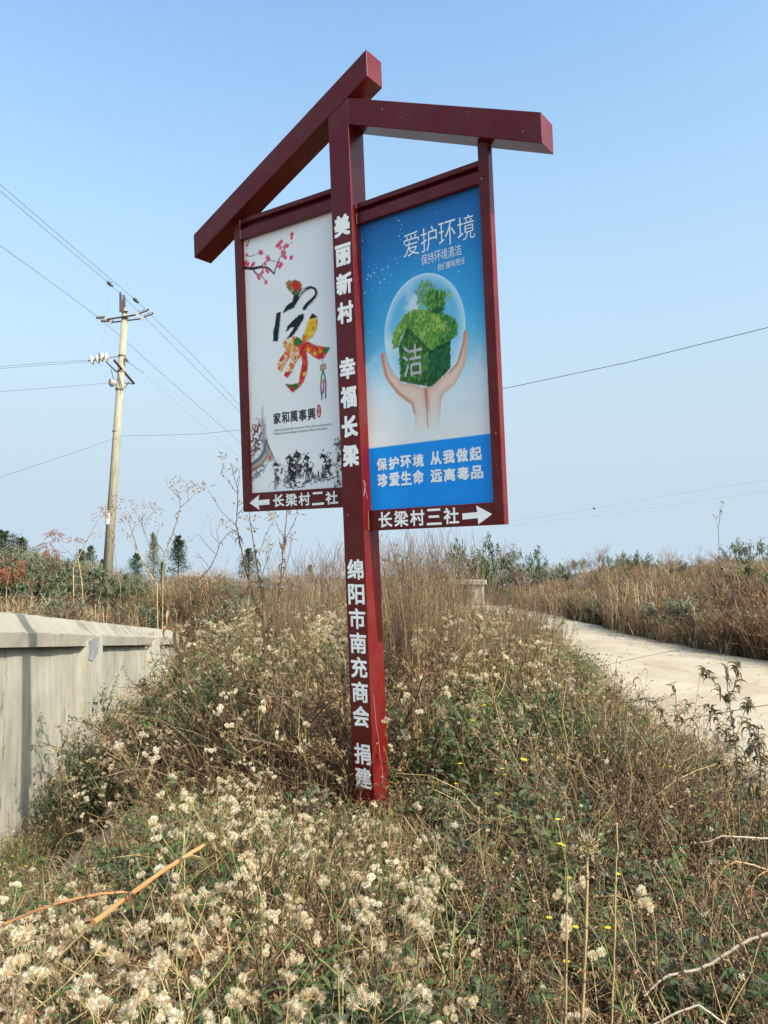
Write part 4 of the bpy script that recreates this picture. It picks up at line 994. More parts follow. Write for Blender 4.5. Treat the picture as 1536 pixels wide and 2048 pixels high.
# near and middle weeds with seed heads
P1 = [fluff_weed(.75, 8, 100, .6, .0130) for _ in range(4)] + [tangle(.5, 30, fl=.15) for _ in range(3)] + [leafy(.4, 10, .068) for _ in range(2)] + [leafy(.42, 9, .075, 'leaf_grey'), tangle(.6, 26, 'straw_red', 'stem_brown'), fluff_weed(.7, 14, 60, .3, .010)]
H1 = [.78]*4 + [.42]*3 + [.36]*2 + [.36, .5, .75]
sx, sy = T0.x, T0.y
def not_post(x, y): return abs(x-(-.09)) > .13 or abs(y-4.49) > .13
r0 = random.Random(3)
def nearw(x, y): return y > 1.25 or abs(x) > .3
pts = spots(900, (-3.2, 3.4, 1.1, 5.0), lambda x, y: not_post(x, y) and (x < 2.3), 5)
fl = lambda x, y: 1
_pn = np.random.RandomState(21).rand(40, 40, 3)
def patch(x, y, k, sc=.75):
    u, v = (x+9)*sc, (y+1)*sc; i, j = int(u), int(v); fu, fv = smooth(u-i), smooth(v-j); g = _pn[:, :, k]
    i %= 38; j %= 38
    return (g[i, j]*(1-fu)+g[i+1, j]*fu)*(1-fv)+(g[i, j+1]*(1-fu)+g[i+1, j+1]*fu)*fv
def mix_near(x, y):
    a, b_, c_ = [max(.04, (patch(x, y, k_, 1.5)-.28)*2.2)**1.5 for k_ in range(3)]; w = mix_near0(x, y)
    a = a*.85*(1-smooth(x*1.1/max(y*.25, .3)))+.05+.30*math.exp(-((x+1.3)/.9)**2-((y-4.2)/1.3)**2)+.45*math.exp(-((x+.75)/.6)**2-((y-2.0)/1.0)**2)+.35*math.exp(-((x-.05)/.4)**2-((y-1.7)/.8)**2); c_ = min(c_, .9)+.15; b_ = b_+.1
    return [q*a*1.7 for q in w[:4]]+[q*b_ for q in w[4:7]]+[q*c_*1.5 for q in w[7:10]]+[w[10]*b_, w[11]*a]
def mix_near0(x, y):
    # seed heads gather left and centre, brown tangle to the right
    t = smooth((x/ max(y, .1) + .05)*2.2)
    return [.17*(1-t)+.04*t]*4 + [.10+.13*t]*3 + [.16, .16, .07, .05+.22*t, .10*(1-t)]
def place2(pts, fmix, hs, seed, **kw):
    r = random.Random(seed); out = []
    for x, y in pts: out += place([(x, y)], fmix(x, y), hs, seed=r.random(), **kw)
    return out
near = place2(pts, mix_near, H1, 6, smin=.45, smax=1.15)
def fringe(x, y): return x > 1.2
scatter('weeds', P1, near, 'dense dry weeds with pale fluffy seed heads and green leaves in the foreground')
P2 = [fluff_weed(.8, 14, 14, .8, .012) for _ in range(4)] + [tangle(.6, 34, fl=.25) for _ in range(3)] + [leafy(.55, 14, .055, 'leaf_green', .05) for _ in range(2)] + [grass(.5, 40, .12), tangle(.6, 30, 'straw_red', 'stem_brown')] + [twigbush(1.0, 9, 'leaf_green', 12, .045, 'stem_brown', .65), twigbush(1.0, 10, 'leaf_dry', 9, .04, 'stem_brown', .6), fluff_weed(1.1, 26, 14, .5, .012)]
H2 = [.85]*4 + [.5]*3 + [.45]*2 + [.5, .5] + [1.0, 1.0, 1.1]
pts = spots(1500, (-5.2, 3.2, 4.6, 10.5), lambda x, y: not_post(x, y), 15) + spots(1100, (-6, 3.2, 10.5, 18.5), None, 16)
def mix_mid(x, y):
    a, b_, c_ = [max(.03, (patch(x, y, k_, .8)-.3)*2.2)**1.8 for k_ in range(3)]; w = mix_mid0(x, y)
    return [q*a for q in w[:4]]+[q*b_ for q in w[4:7]]+[q*c_*1.6 for q in w[7:9]]+[w[9]*b_, w[10]*b_]+[.06*c_+.02, .10*b_, .05*a]
def mix_mid0(x, y):
    t = smooth((x/ y - .02)*4)
    return [.15*(1-t)+.05*t]*4 + [.15+.1*t]*3 + [.19+.08*t]*2 + [.08, .06+.12*t]
mid = place2(pts, mix_mid, H2, 17, smin=.4, s0=.9, smax=1.5)
P2.append(leafy(.5, 10, .04, 'leaf_green', .9)); ry = random.Random(31)
for i in range(16):
    px, Y = ry.gauss(915, 45), ry.uniform(6.0, 7.2); x = (px-768)/F_PX*Y; mid.append((x, Y, ground_z(x, Y), len(P2)-1, 0, 0, ry.uniform(0, 6), ry.uniform(1.2, 1.7)))
for px, Y in ((1160, 4.6), (1235, 4.4), (1020, 4.3), (1185, 3.0), (1060, 5.0)):
    x = (px-768)/F_PX*Y; mid.append((x, Y, ground_z(x, Y), len(P2)-1, 0, 0, ry.uniform(0, 6), 1.0))
# thin brown weeds that stand in front of the road
for i in range(70):
    px = ry.uniform(1130, 1536); Y = ry.uniform(3.8, 7.0); x = (px-768)/F_PX*Y
    if x > 2.5: continue
    hm = at(px, itp([(1130, 1270), (1200, 1340), (1300, 1385), (1420, 1410), (1536, 1440)], px)+ry.uniform(0, 80), Y).z; k_ = ry.choice((4, 5, 6, 11, 10)); H_ = {4: .5, 5: .5, 6: .5, 11: 1.0, 10: .5}[k_]
    mid.append((x, Y, ground_z(x, Y), k_, ry.gauss(0, .2), ry.gauss(0, .2), ry.uniform(0, 6.28), hm/H_*.9))
scatter('weeds', P2, mid, 'thicket of brown and green weeds dotted with seed heads behind the signpost')
# low cover that hides the soil
P3 = [tangle(.22, 40, bits=5, sp=.22), leafy(.2, 14, .045, 'leaf_green'), grass(.16, 90, .18, 'grass_green', .003, .9), tangle(.2, 40, 'straw_red', 'stem_brown', 6, sp=.22), grass(.2, 70, .2, 'straw', .003, 1.2)]
H3 = [.2, .17, .15, .18, .17]
pts = spots(1500, (-3.6, 3.0, 1.0, 6.5), not_post, 25) + spots(1500, (-6, 3.0, 6.5, 18), None, 26)
low = []
rl = random.Random(4)
for x, y in pts:
    green = math.exp(-((x-1.25)/.8)**2-((y-6.6)/1.3)**2)*1.5
    k = rl.choices(range(5), [.3, .25, .05+green, .22, .2])[0]; s = rl.uniform(.8, 1.4); c = zcap(x, y)-ground_z(x, y)
    if c < .04: continue
    low.append((x, y, ground_z(x, y), k, rl.gauss(0, .15), rl.gauss(0, .15), rl.uniform(0, 6.28), max(min(s, c/H3[k]*1.1), .3)))
scatter('undergrowth', P3, low, 'low tangle of dead stems, creepers and short green grass between the weeds')
# tall dry stalks behind the post, on the right
P4 = [stalks(1.75, 9, .16) for _ in range(3)] + [stalks(1.2, 9, .16) for _ in range(2)]
tl = []; rt_ = random.Random(8)
for i in range(170):
    px = rt_.uniform(790, 1120) if i < 75 else rt_.uniform(770, 930); Y = rt_.uniform(6.2, 8.6); x = (px-768)/F_PX*Y
    if 895 < px < 985 and i % 3: continue
    hmax = at(px, itp([(760, 1080), (860, 1050), (930, 1065), (980, 1110), (1050, 1190), (1130, 1280)], px)+rt_.uniform(0, 70), Y).z
    k = 0 if hmax > 1.25 else 3; k += rt_.randint(0, 2 if k == 0 else 1); h = 1.75 if k < 3 else 1.2
    tl.append((x, Y, ground_z(x, Y), k, rt_.gauss(0, .05), rt_.gauss(0, .06), rt_.uniform(0, 6.28), max(.4, hmax/h)))
for i in range(44):
    px = rt_.uniform(985, 1125); Y = rt_.uniform(7.5, 12); x = (px-768)/F_PX*Y; hm = at(px, rt_.uniform(1165, 1240)+max(0, px-1080)*.9, Y).z-ground_z(x, Y)
    if x < 2.6: tl.append((x, Y, ground_z(x, Y), 3+rt_.randint(0, 1), 0, rt_.gauss(0, .08), rt_.uniform(0, 6.28), hm/1.2))
for i in range(64):
    px = rt_.uniform(540, 800); Y = rt_.uniform(8, 13); x = (px-768)/F_PX*Y; hm = at(px, rt_.uniform(1080, 1190), Y).z
    tl.append((x, Y, ground_z(x, Y), 3+rt_.randint(0, 1), 0, rt_.gauss(0, .06), rt_.uniform(0, 6.28), hm/1.2))
scatter('dry_stalks', P4, tl, 'stand of tall thin dead stalks just right of the post')
# grass and scrub on the far banks
P5x = [twigbush(.9, 8, 'conifer_pale', 8, .08, 'stem_brown', .7), twigbush(.9, 9, 'leaf_dry', 4, .05, 'stem_brown', .7)]
P5 = [grass(.75, 70, .25, 'straw', .006, .7, .3), grass(.7, 70, .25, 'straw_red', .006, .7), grass(.5, 80, .25, 'straw', .005, 1.1), tangle(.8, 40, 'straw_red', 'stem_brown', 5, sp=.25), twigbush(1.0, 8, 'leaf_grey', 3, .05, 'stem_brown'), leafy(.6, 14, .08, 'leaf_grey')] + P5x
H5 = [.75, .7, .45, .75, 1.0, .5, .95, .95]
bank = []; rb_ = random.Random(12)
FARCAP = [(-500, 1145), (0, 1145), (120, 1150), (200, 1160), (300, 1165), (380, 1140), (430, 1135), (480, 1160), (520, 1175), (700, 1175), (900, 1180), (1000, 1175), (1060, 1172), (1110, 1155), (1150, 1156), (1200, 1134), (1300, 1124), (1400, 1130), (1450, 1114), (1536, 1122), (2200, 1110)]
def bankpt(x, y, w):
    global bank
    if in_wall(x, y) or in_road(x, y, .15): return
    k = rb_.choices(range(8), w+[.10+.40*max(0, math.sin(x*.9+y*.55))**2, .30])[0]; z = ground_z(x, y); px = px_of(x, y)[0]; c = at(px, itp(FARCAP, px)+rb_.uniform(-8, 34), y).z-z
    if c < .1: return
    s = min(rb_.uniform(.8, 1.5), c/H5[k])
    bank.append((x, y, z, k, rb_.gauss(0, .12), rb_.gauss(0, .12), rb_.uniform(0, 6.28), max(s, .25)))
for i in range(2600):
    y = rb_.uniform(6, 27); x = rb_.uniform(2.5, .56*y+1.5)
    if x > (seg_interp(ROAD_R, y) if y < 17 else 2.5): 
        near_e = x < seg_interp(ROAD_R, y)+.8 if y < 17 else False
        bankpt(x, y, [.1, .05, 1, .05, 0, .05] if near_e else [.22, .25, .2, .22, .10, .05])
for i in range(2600):
    y = rb_.uniform(9, 27); x = rb_.uniform(-.56*y-1, 1.5)
    if x < WX(y)-.4 or y > 17.3: bankpt(x, y, [.28, .14, .2, .18, .10, .12])
for i in range(500):
    y = rb_.uniform(21, 30); x = rb_.uniform(-3, 6); bankpt(x, y, [.2, .25, .2, .3, .1, .05])
scatter('dry_grass', P5, bank, 'golden and rust coloured dry grass and scrub on the banks beyond road and wall')

# scrub that closes the horizon; its haze is only pale leaf colour
P6 = [twigbush(2.2, 9, 'conifer_pale', 10, .14, 'twig_grey', .55) for _ in range(2)] + [twigbush(2.2, 10, 'leaf_dry', 2, .06, 'twig_grey', .5, 4), twigbush(2.2, 9, 'straw', 9, .12, 'stem_brown', .6), twigbush(2.2, 9, 'straw_red', 12, .12, 'stem_brown', .6)]
far = []; rf = random.Random(77)
SKY = [(-400, 1080), (0, 1078), (60, 1090), (140, 1105), (200, 1118), (300, 1142), (420, 1150), (520, 1165), (640, 1150), (760, 1140), (900, 1130), (1000, 1120), (1080, 1140), (1120, 1160), (1200, 1135), (1300, 1132), (1400, 1125), (1536, 1108), (2000, 1100)]
for i in range(560):
    Y = rf.uniform(25, 36); px = rf.uniform(-150, 1700) if i < 430 else rf.uniform(-80, 260); x = (px-768)/F_PX*Y; z = ground_z(x, Y); top = at(px, itp(SKY, px)+rf.uniform(-6, 40), Y).z
    k_ = rf.choices(range(5), [.25, .2, .3, .15, .15] if px > 200 else [.42, .38, .05, .1, .14])[0]; far.append((x, Y, z, k_, 0, 0, rf.uniform(0, 6.28), max(.3, (top-z)/2.1)))
scatter('far_scrub', P6, far, 'low hazy scrub closing the horizon behind the banks')
# leaf litter blown onto the road
mb = MB(); rl_ = random.Random(6)
for i in range(500):
    y = rl_.uniform(3, 17); a_, b2_ = seg_interp(ROAD_L, y), seg_interp(ROAD_R, y); q = rl_.random(); q = q**3*.5 if rl_.random() < .6 else 1-q**3*.5
    x = a_+(b2_-a_)*q; mb.scrap((x, y, .062+.02*math.sin(q*math.pi)), rl_.uniform(.015, .04), MI[rl_.choice(('leaf_dry', 'straw', 'tan_head'))])
tag(mb.build('leaf_litter', PMATS), 'scraps of dead leaf scattered over the concrete road', kind='stuff')
# ------------------------------------------------------------------ utility pole
M['pole'] = varied('pole_concrete', (.23, .205, .15), (.33, .295, .22), 3, .85, .2, .2, stretch=(6, 6, .8))
M['steel'] = varied('rusty_steel', (.055, .045, .045), (.14, .085, .06), 20, .6, .3)
M['dark_ins'] = simple('dark_insulator', (.07, .065, .075), .35)
M['porcelain'] = simple('white_porcelain', (.42, .39, .33), .3)
M['white_wrap'] = simple('white_wrap', (.72, .70, .66), .6)
M['wire'] = simple('wire_grey', (.10, .12, .15), .5)
M['wire_dark'] = simple('wire_black', (.03, .03, .035), .5)
def build_pole():
    Y = 24.0; b = at(209, 1192, Y); t = at(250.5, 621, Y)
    root = empty('utility_pole', b, 'tall leaning concrete utility pole with crossarms and insulators, left of the signpost', 'pole')
    def P(px, py, dy=0): return at(px, py, Y+dy)-b
    mb = MB(); mb.lathe(Vector((0, 0, -.8)), t-b, [(0, .158), (1, .098)], 24); mb.build('shaft', M['pole'], root, True)
    ax = (t-b).normalized()
    def band(py, name, mat, hh=.05, ex=.012):
        f = (1192-py)/571.; c = (t-b)*f; r = .152-.054*f+ex; mb = MB(); mb.lathe(c-ax*hh/2, c+ax*hh/2, [(0, r), (1, r)], 20); return mb.build(name, mat, root)
    band(865, 'clamp_band', M['steel'], .03, .006); band(713, 'clamp_band', M['steel']); band(781, 'clamp_band', M['steel']); band(745, 'clamp_band', M['steel'], .04)
    band(1037, 'white_wrap', M['white_wrap'], .42, .006); band(636, 'clamp_band', M['steel'], .06)
    for dy, a, c in ((-.13, (213, 639), (277, 629)), (.16, (222, 645), (286, 637))):
        p, q = P(*a, dy), P(*c, dy); mb = MB(); mb.tube([p, q], .035 if dy < 0 else .028, None, 4); mb.build('crossarm', M['steel'], root)
        ends = (((192.5, 635.5), (212, 634)), ((275, 627), (298, 618.5))) if dy < 0 else (((202, 642), (222, 641)), ((285, 634), (307, 626)))
        for e0, e1 in ends:
            g, h_ = P(*e0, dy), P(*e1, dy); mb = MB(); mb.lathe(g, h_, [(0, .035)]+[(i/13+.05, .052 if i % 2 else .034) for i in range(11)]+[(1, .03)], 10); mb.build('rod_insulator', M['dark_ins'], root)
            inner = h_ if e0[0] < 250 else g; mb = MB(); mb.lathe(inner-Vector((.03, 0, .10)), inner+Vector((.03, 0, .03)), [(0, .05), (1, .05)], 8); mb.build('insulator_clamp', M['porcelain'], root)
    for px, y0, y1, dy in ((241.5, 608, 584, -.1), (248.5, 614, 590, .12)):
        mb = MB(); g, h_ = P(px, y0, dy), P(px-.3, y1, dy); mb.lathe(g, h_, [(0, .035)]+[(i/13+.05, .05 if i % 2 else .034) for i in range(11)]+[(1, .03)], 10); mb.build('pin_insulator', M['dark_ins'], root)
    mb = MB(); mb.box(-.07, .07, -.14, -.10, -.15, .22); mb.v = [tuple(Vector(v)+P(246, 617)) for v in mb.v]; mb.build('pin_bracket', M['steel'], root)
    mb = MB(); mb.tube([P(239, 623, -.1), P(256, 623, -.1)], .03); mb.build('pin_bracket', M['steel'], root)
    # lower bracket with disc insulators
    for a, c in (((180, 721), (203, 717)), ((201, 714), (219, 715))):
        g, h_ = P(*a, -.45), P(*c, -.45); prof = []
        for i in range(2): o_ = i*.5; prof += [(o_+.02, .03), (o_+.12, .13), (o_+.2, .15), (o_+.3, .06), (o_+.42, .04)]
        mb = MB(); mb.lathe(g, h_, prof, 14); mb.build('disc_insulator', M['porcelain'], root)
    g, h_ = P(219, 766, -.3), P(232, 765, -.1); mb = MB(); mb.lathe(g, h_, [(0, .03), (.2, .12), (.35, .13), (.5, .05), (.7, .08), (.9, .05)], 14); mb.build('disc_insulator', M['porcelain'], root)
    for (a, d1), (c, d2), w in ((((228, 720), -.5), ((268, 767), .6), .045), (((212, 723), -.5), ((233, 744), -.1), .022), (((233, 782), -.1), ((222, 738), -.45), .014), (((219, 715), -.45), ((238, 713), -.1), .014), (((243, 784), .1), ((258, 764), .5), .018), (((245, 765), .1), ((266, 768), .6), .016), (((236, 744), -.15), ((246, 782), -.15), .014), (((176, 722), -.45), ((183, 720), -.45), .02)):
        mb = MB(); mb.tube([P(*a, d1), P(*c, d2)], w, None, 4); mb.build('brace' if w < .04 else 'steel_channel', M['steel'], root)
    for a in ((181, 716), (198, 708), (220, 760)):
        mb = MB(); mb.tube([P(a[0], a[1]+6, -.45), P(a[0]+.5, a[1]-2, -.45)], .02); mb.build('tie_bolt', M['steel'], root)
    mb = MB(); mb.lathe(P(249, 715, -.1), P(257, 725, -.1), [(0, .02), (.4, .05), (.6, .05), (1, .02)], 8); mb.build('strain_insulator', M['steel'], root)
build_pole()
def wire(pts, r, label, mat='wire', group=None, knobs=()):
    P_ = []
    for (a, b_) in zip(pts, pts[1:]):
        A, B_ = at(*a), at(*b_)
        for i in range(10): P_.append(A.lerp(B_, i/10))
    P_.append(at(*pts[-1])); mb = MB(); mb.tube(P_, r*.62, None, 4); root = mb.build('overhead_wire', M[mat]); tag(root, label, 'wire', group=group)
    for k_ in knobs:
        c = at(*k_); mb = MB(); mb.lathe(c-Vector((.09, 0, -.07)), c+Vector((.09, 0, -.07)), [(0, .03), (.3, .06), (.7, .06), (1, .03)], 8); mb.build('wire_clamp', M['wire_dark'], root)
G = 'overhead wires on the utility pole'
wire([(-60, 318, 17), (0, 369, 18), (140, 489, 21), (272, 601, 24), (390, 715, 27), (478, 809, 30), (620, 960, 36)], .011, 'upper of the twin wires crossing the sky above the pole top', 'wire', G, ((272, 601, 24),))
wire([(-60, 332, 17), (0, 382, 18), (120, 484, 21), (220, 568, 23.5), (300, 645, 25.6), (478, 822, 30), (620, 970, 36)], .011, 'lower of the twin wires, running past the pole top pins', 'wire', G, ((220, 568, 23.5),))
wire([(-60, 448, 17), (0, 491, 18), (100, 563, 21), (195, 633, 24), (239, 671, 25.3), (350, 771, 28), (482, 887, 31), (640, 1010, 36)], .011, 'wire slanting down from the left end of the crossarm', 'wire', G)
wire([(257, 725, 23.9), (287, 746, 24.5)], .012, 'short stay wire ending just right of the pole', 'wire', G)
wire([(287, 746, 24.5), (380, 830, 29), (478, 913, 34)], .0045, 'hair thin stay wire fading down to the right of the pole', 'wire', G)
wire([(-60, 737, 22), (0, 733, 22.4), (90, 726, 23), (176, 720, 23.55)], .009, 'upper wire of the pair reaching the white disc insulators', 'wire', G)
wire([(-60, 742, 22), (0, 737, 22.4), (90, 730, 23), (178, 723, 23.55)], .009, 'lower wire of the pair reaching the white disc insulators', 'wire', G)
wire([(-60, 788, 22), (0, 783, 22.4), (110, 775, 23), (217, 766, 23.7)], .009, 'wire ending at the single lower disc insulator', 'wire', G)
wire([(-60, 978, 24), (0, 955, 24), (120, 915, 24), (223, 879, 23.85), (241, 872, 23.84), (330, 870, 22), (400, 868, 20.5), (480, 860, 18.5), (640, 842, 15.5), (800, 816, 13.2), (1008, 777, 11), (1250, 726, 9.5), (1536, 655, 8.2), (1700, 610, 7.6)], .0075, 'black cable running behind the signpost from pole to upper right', 'wire_dark')
wire([(980, 1046, 60), (1100, 1032, 57), (1188, 1017, 54), (1340, 990, 50), (1536, 960, 45), (1650, 940, 42)], .007, 'upper of two faint wires low in the sky at right', 'wire', 'faint wires at right', ((1188, 1017, 54),))
wire([(980, 1056, 60), (1100, 1042, 57), (1240, 1026, 54), (1380, 1005, 50), (1536, 982, 45), (1650, 962, 42)], .006, 'lower of two faint wires low in the sky at right', 'wire', 'faint wires at right')
wire([(220, 570, 23.5), (212, 640, 23.8), (205, 700, 23.6)], .003, 'thin jumper wire hanging from the clamp left of the pole top', 'wire', G)

# ------------------------------------------------------------------ single plants
def pl(mb, name, label, cat, base, group=None, rot=0):
    """a plant whose mesh is written in world coordinates: put its origin at its foot"""
    base = Vector(base); mb.v = [(x-base.x, y-base.y, z-base.z) for x, y, z in mb.v]
    me = mb.mesh(name, PMATS); o = bpy.data.objects.new(name, me); col.objects.link(o); o.location = base
    return tag(o, label, cat, group)
def path(pts, Y, jy=0):
    return [at(x, y, Y+jy*math.sin(i*1.3+x)) for i, (x, y) in enumerate(pts)]
def Z4(l): return [(300+x/3.4125, 900+y/3.4125) for x, y in l]
def Z7(l): return [(x/3.072, 960+y/3.072) for x, y in l]
def dense(P, n=4, j=.004):
    out = []
    if (P[0]-Vector((0, 0, EYE))).length < 4: j = .0009
    for a, b_ in zip(P, P[1:]):
        for i in range(n): out.append(a.lerp(b_, i/n)+(rv()*j if i else Vector((0, 0, 0))))
    return out+[P[-1]]
def withered(mb, P, n, L=.05, mats=('leaf_dry', 'stem_brown')):
    for i in range(n):
        t = random.random()*(len(P)-1.001); k = int(t); p = P[k].lerp(P[k+1], t-k)
        d = Vector((U(-1, 1), U(-1, 1), U(-1.3, .2))); mb.leaf(p, d, L*U(.5, 1.3), L*U(.12, .25), MI[random.choice(mats)], .9, U(.4, 1.3))
def umbel(mb, p, r, n, mat='tan_head', up=.3, hl=.012):
    for i in range(n):
        d = (rv()*.8+Vector((0, 0, up))).normalized(); q, _ = wander(p, d, r*U(.4, 1.1), 3, .25, .1); mb.tube(q, .0012, .0008, 3, MI['stem_tan'], False)
        for z in range(4): mb.leaf(q[-1]-d*.01*z*.5, (d+rv()*.6), hl*U(.7, 1.4), hl*.45, MI[mat], .5, .3)
def tall_weed():
    Y = 5.6; mb = MB(); foot = at(300+806/3.4125, 900+2250/3.4125, Y); foot.z = ground_z(foot.x, foot.y)-.05
    tr = [foot]+path(Z4([(805, 2040), (790, 1700), (785, 1400), (778, 1240), (772, 1150)]), Y); tr = dense(tr); mb.tube(tr, .010, .0075, 6, MI['stem_brown'], False)
    B_ = [([(772, 1170), (720, 1060), (670, 900), (630, 760), (600, 640), (570, 515), (572, 420), (578, 270), (545, 170), (515, 70)], .2, 30, .006),
          ([(772, 1150), (770, 980), (750, 860), (730, 720), (708, 560), (697, 440), (690, 330)], -.15, 36, .006),
          ([(788, 1250), (850, 1100), (890, 880), (905, 650), (918, 520), (925, 420), (940, 360)], .1, 40, .006)]
    for pts, dy, n, r in B_:
        P = [p+Vector((0, dy*i/len(pts), 0)) for i, p in enumerate(path(Z4(pts), Y))]; P = dense(P); mb.tube(P, r, .0022, 4, MI['stem_brown'], False); withered(mb, P[:int(len(P)*.62)], n)
    subs = [[(570, 515), (470, 420), (400, 310), (372, 262)], [(578, 290), (520, 210), (482, 165)], [(578, 280), (592, 190), (592, 125)], [(572, 440), (620, 390), (655, 340)], [(600, 600), (560, 560), (515, 515)],
            [(730, 720), (760, 620), (800, 530), (838, 455)], [(708, 560), (670, 500), (655, 480)], [(905, 620), (960, 520), (1000, 430)], [(905, 600), (862, 530), (838, 470)], [(750, 860), (790, 740), (800, 660)], [(630, 760), (595, 800), (585, 870)], [(905, 700), (870, 640), (868, 600)], [(890, 880), (930, 760), (950, 660), (955, 600)]]
    heads = [(372, 262), (482, 165), (592, 125), (600, 380), (515, 60), (655, 340), (838, 455), (655, 480), (1000, 430), (838, 470), (955, 600), (690, 560), (720, 480), (955, 440), (515, 515), (800, 660)]
    for s in subs:
        P = dense([p+Vector((0, .1, 0)) for p in path(Z4(s), Y, .05)], 3); mb.tube(P, .003, .0014, 3, MI['stem_brown'], False); withered(mb, P, 3, .03)
    for h in heads: umbel(mb, at(*Z4([h])[0], Y+.08), .07, random.randint(5, 9), 'tan_head', .5, .016)
    pl(mb, 'tall_weed', 'tall dead weed with three dark branches and curled leaves below the flower poster', 'weed', foot)
tall_weed()
def seed_weed(name, trunk, subs, heads, Y, label, foot_px, n_with=14, r=.011, head='tan_head', hr=.16, hn=9, hl=.035, grp='dry seed-topped weeds behind the wall'):
    mb = MB(); f = at(*foot_px, Y); f.z = ground_z(f.x, Y)-.05
    P = dense([f]+path(Z7(trunk), Y)); mb.tube(P, r, r*.4, 5, MI['stem_tan' if head == 'tan_head' else 'stem_brown'], False); withered(mb, P[len(P)//4:], n_with, .10)
    for s in subs: Q = dense(path(Z7(s), Y, .1), 3); mb.tube(Q, r*.45, r*.2, 4, MI['stem_brown'], False)
    for h in heads: umbel(mb, at(*Z7([h])[0], Y), hr, hn, head, .35, hl)
    return pl(mb, name, label, 'weed', f, grp)
seed_weed('seed_weed', [(1000, 670), (1000, 560), (1012, 450), (1055, 345), (1090, 240), (1106, 170)], [[(1106, 170), (1104, 110), (1078, 55)], [(1106, 170), (1155, 130), (1200, 80)], [(1104, 110), (1070, 80)], [(1155, 130), (1160, 60)], [(1012, 450), (960, 380), (915, 330)], [(1090, 240), (1075, 235)]],
          [(1078, 50), (1070, 80), (1098, 95), (1150, 45), (1160, 65), (1200, 35), (1208, 75), (1045, 10), (1090, 20), (1190, 60)], 17.6, 'dry weed with greyish seed heads on a forked stem, taller one right of the pole', (325, 1195), 16, .020)
seed_weed('seed_weed', [(965, 640), (900, 545), (850, 440), (800, 350), (745, 290)], [[(850, 440), (820, 350), (790, 250), (800, 210)], [(900, 545), (925, 430), (890, 330), (900, 250)], [(890, 330), (870, 270), (845, 230)], [(900, 250), (930, 210), (960, 180)], [(870, 270), (880, 210)], [(800, 350), (830, 280), (850, 270)], [(925, 430), (960, 340), (980, 290)]],
          [(740, 270), (770, 245), (795, 205), (810, 140), (760, 135), (850, 270), (830, 205), (870, 265), (865, 185), (905, 170), (945, 175), (960, 175), (975, 220), (880, 240), (725, 260), (790, 275), (980, 290)], 17.8, 'wide dry weed with clusters of tan seed heads beside the utility pole', (318, 1195), 10, .020)
seed_weed('seed_weed', [(740, 660), (720, 560), (700, 400), (690, 330)], [[(700, 400), (680, 350), (660, 335)], [(690, 330), (705, 250), (705, 180)]], [(665, 345), (690, 375), (640, 195), (665, 190), (700, 180), (720, 200), (705, 115), (655, 210), (690, 155)], 19, 'dry brown sprig standing in front of the white wrap on the pole', (245, 1190), 5, .012, hl=.04, hn=8)
seed_weed('seed_weed', [(1215, 620), (1290, 540), (1330, 460), (1350, 390), (1400, 330), (1440, 300)], [[(1330, 460), (1270, 400), (1220, 330), (1160, 380)], [(1350, 390), (1300, 340), (1290, 250)], [(1290, 540), (1240, 480), (1200, 440)], [(1350, 390), (1330, 320), (1350, 270)], [(1240, 480), (1190, 470)], [(1400, 330), (1450, 370)]], [(1160, 375), (1290, 250), (1350, 275), (1240, 300)], 20, 'bare pinkish twiggy shrub leaning right behind the dry grass', (392, 1192), 6, .018, head='pink_leaf', hn=4, hl=.03, grp=None)
# sumac saplings with red leaves
def sumac(trunk, subs, cl, Y, foot, label, mat):
    mb = MB(); f = at(*foot, Y); f.z = ground_z(f.x, Y)-.05; P = dense([f]+path(Z7(trunk), Y)); mb.tube(P, .016, .007, 5, MI['stem_tan'], False)
    for s in subs: mb.tube(dense(path(Z7(s), Y, .1), 3), .007, .003, 3, MI['stem_brown'], False)
    for (x, y, r, n) in cl:
        c = at(*Z7([(x, y)])[0], Y); rr = r/3.072/F_PX*Y
        for i in range(int(n*1.8)):
            d = rv(); q, dd = wander(c+Vector((d.x, d.y, d.z*.8))*rr*.6, Vector((d.x, d.y, -.2)), rr*.9, 5, .15, -.1); mb.tube(q, .003, .002, 3, MI['stem_brown'], False)
            for k_ in range(1, 6):
                for s in (-1, 1):
                    sd_ = dd.cross(Vector((0, 0, 1))).normalized()*s; mb.leaf(q[k_], sd_+Vector((0, 0, U(-.7, .1)))+dd*.3, rr*.24, rr*.09, MI[mat], .2, .3)
    pl(mb, 'sumac_sapling', label, 'sapling', f, 'red-leaved saplings behind the wall')
sumac([(40, 660), (60, 560)], [[(60, 600), (20, 520)], [(60, 560), (110, 500)]], [(15, 545, 55, 12), (75, 555, 60, 14), (110, 500, 45, 10), (60, 600, 50, 10), (10, 610, 40, 7), (125, 560, 35, 6)], 17.5, (12, 1190), 'low red-leaved sapling at the far left edge', 'red_leaf')
sumac([(515, 860), (505, 640), (480, 480), (470, 390)], [[(480, 500), (420, 440), (370, 395)], [(420, 440), (330, 460)]], [(345, 320, 42, 10), (285, 390, 42, 10), (315, 440, 46, 12), (350, 365, 34, 6), (310, 330, 36, 7), (460, 360, 42, 5), (335, 470, 34, 6), (490, 365, 28, 3)], 16.8, (168, 1215), 'tall slender sapling with orange and red drooping leaves left of the pole', 'red_leaf')
sumac([(450, 540), (500, 440), (560, 320), (600, 250)], [[(560, 320), (590, 330)]], [(620, 205, 40, 6), (590, 330, 30, 3), (650, 190, 28, 3), (575, 240, 18, 2)], 18.5, (150, 1195), 'thin leaning sapling whose pink leaves reach the pole', 'pink_leaf')

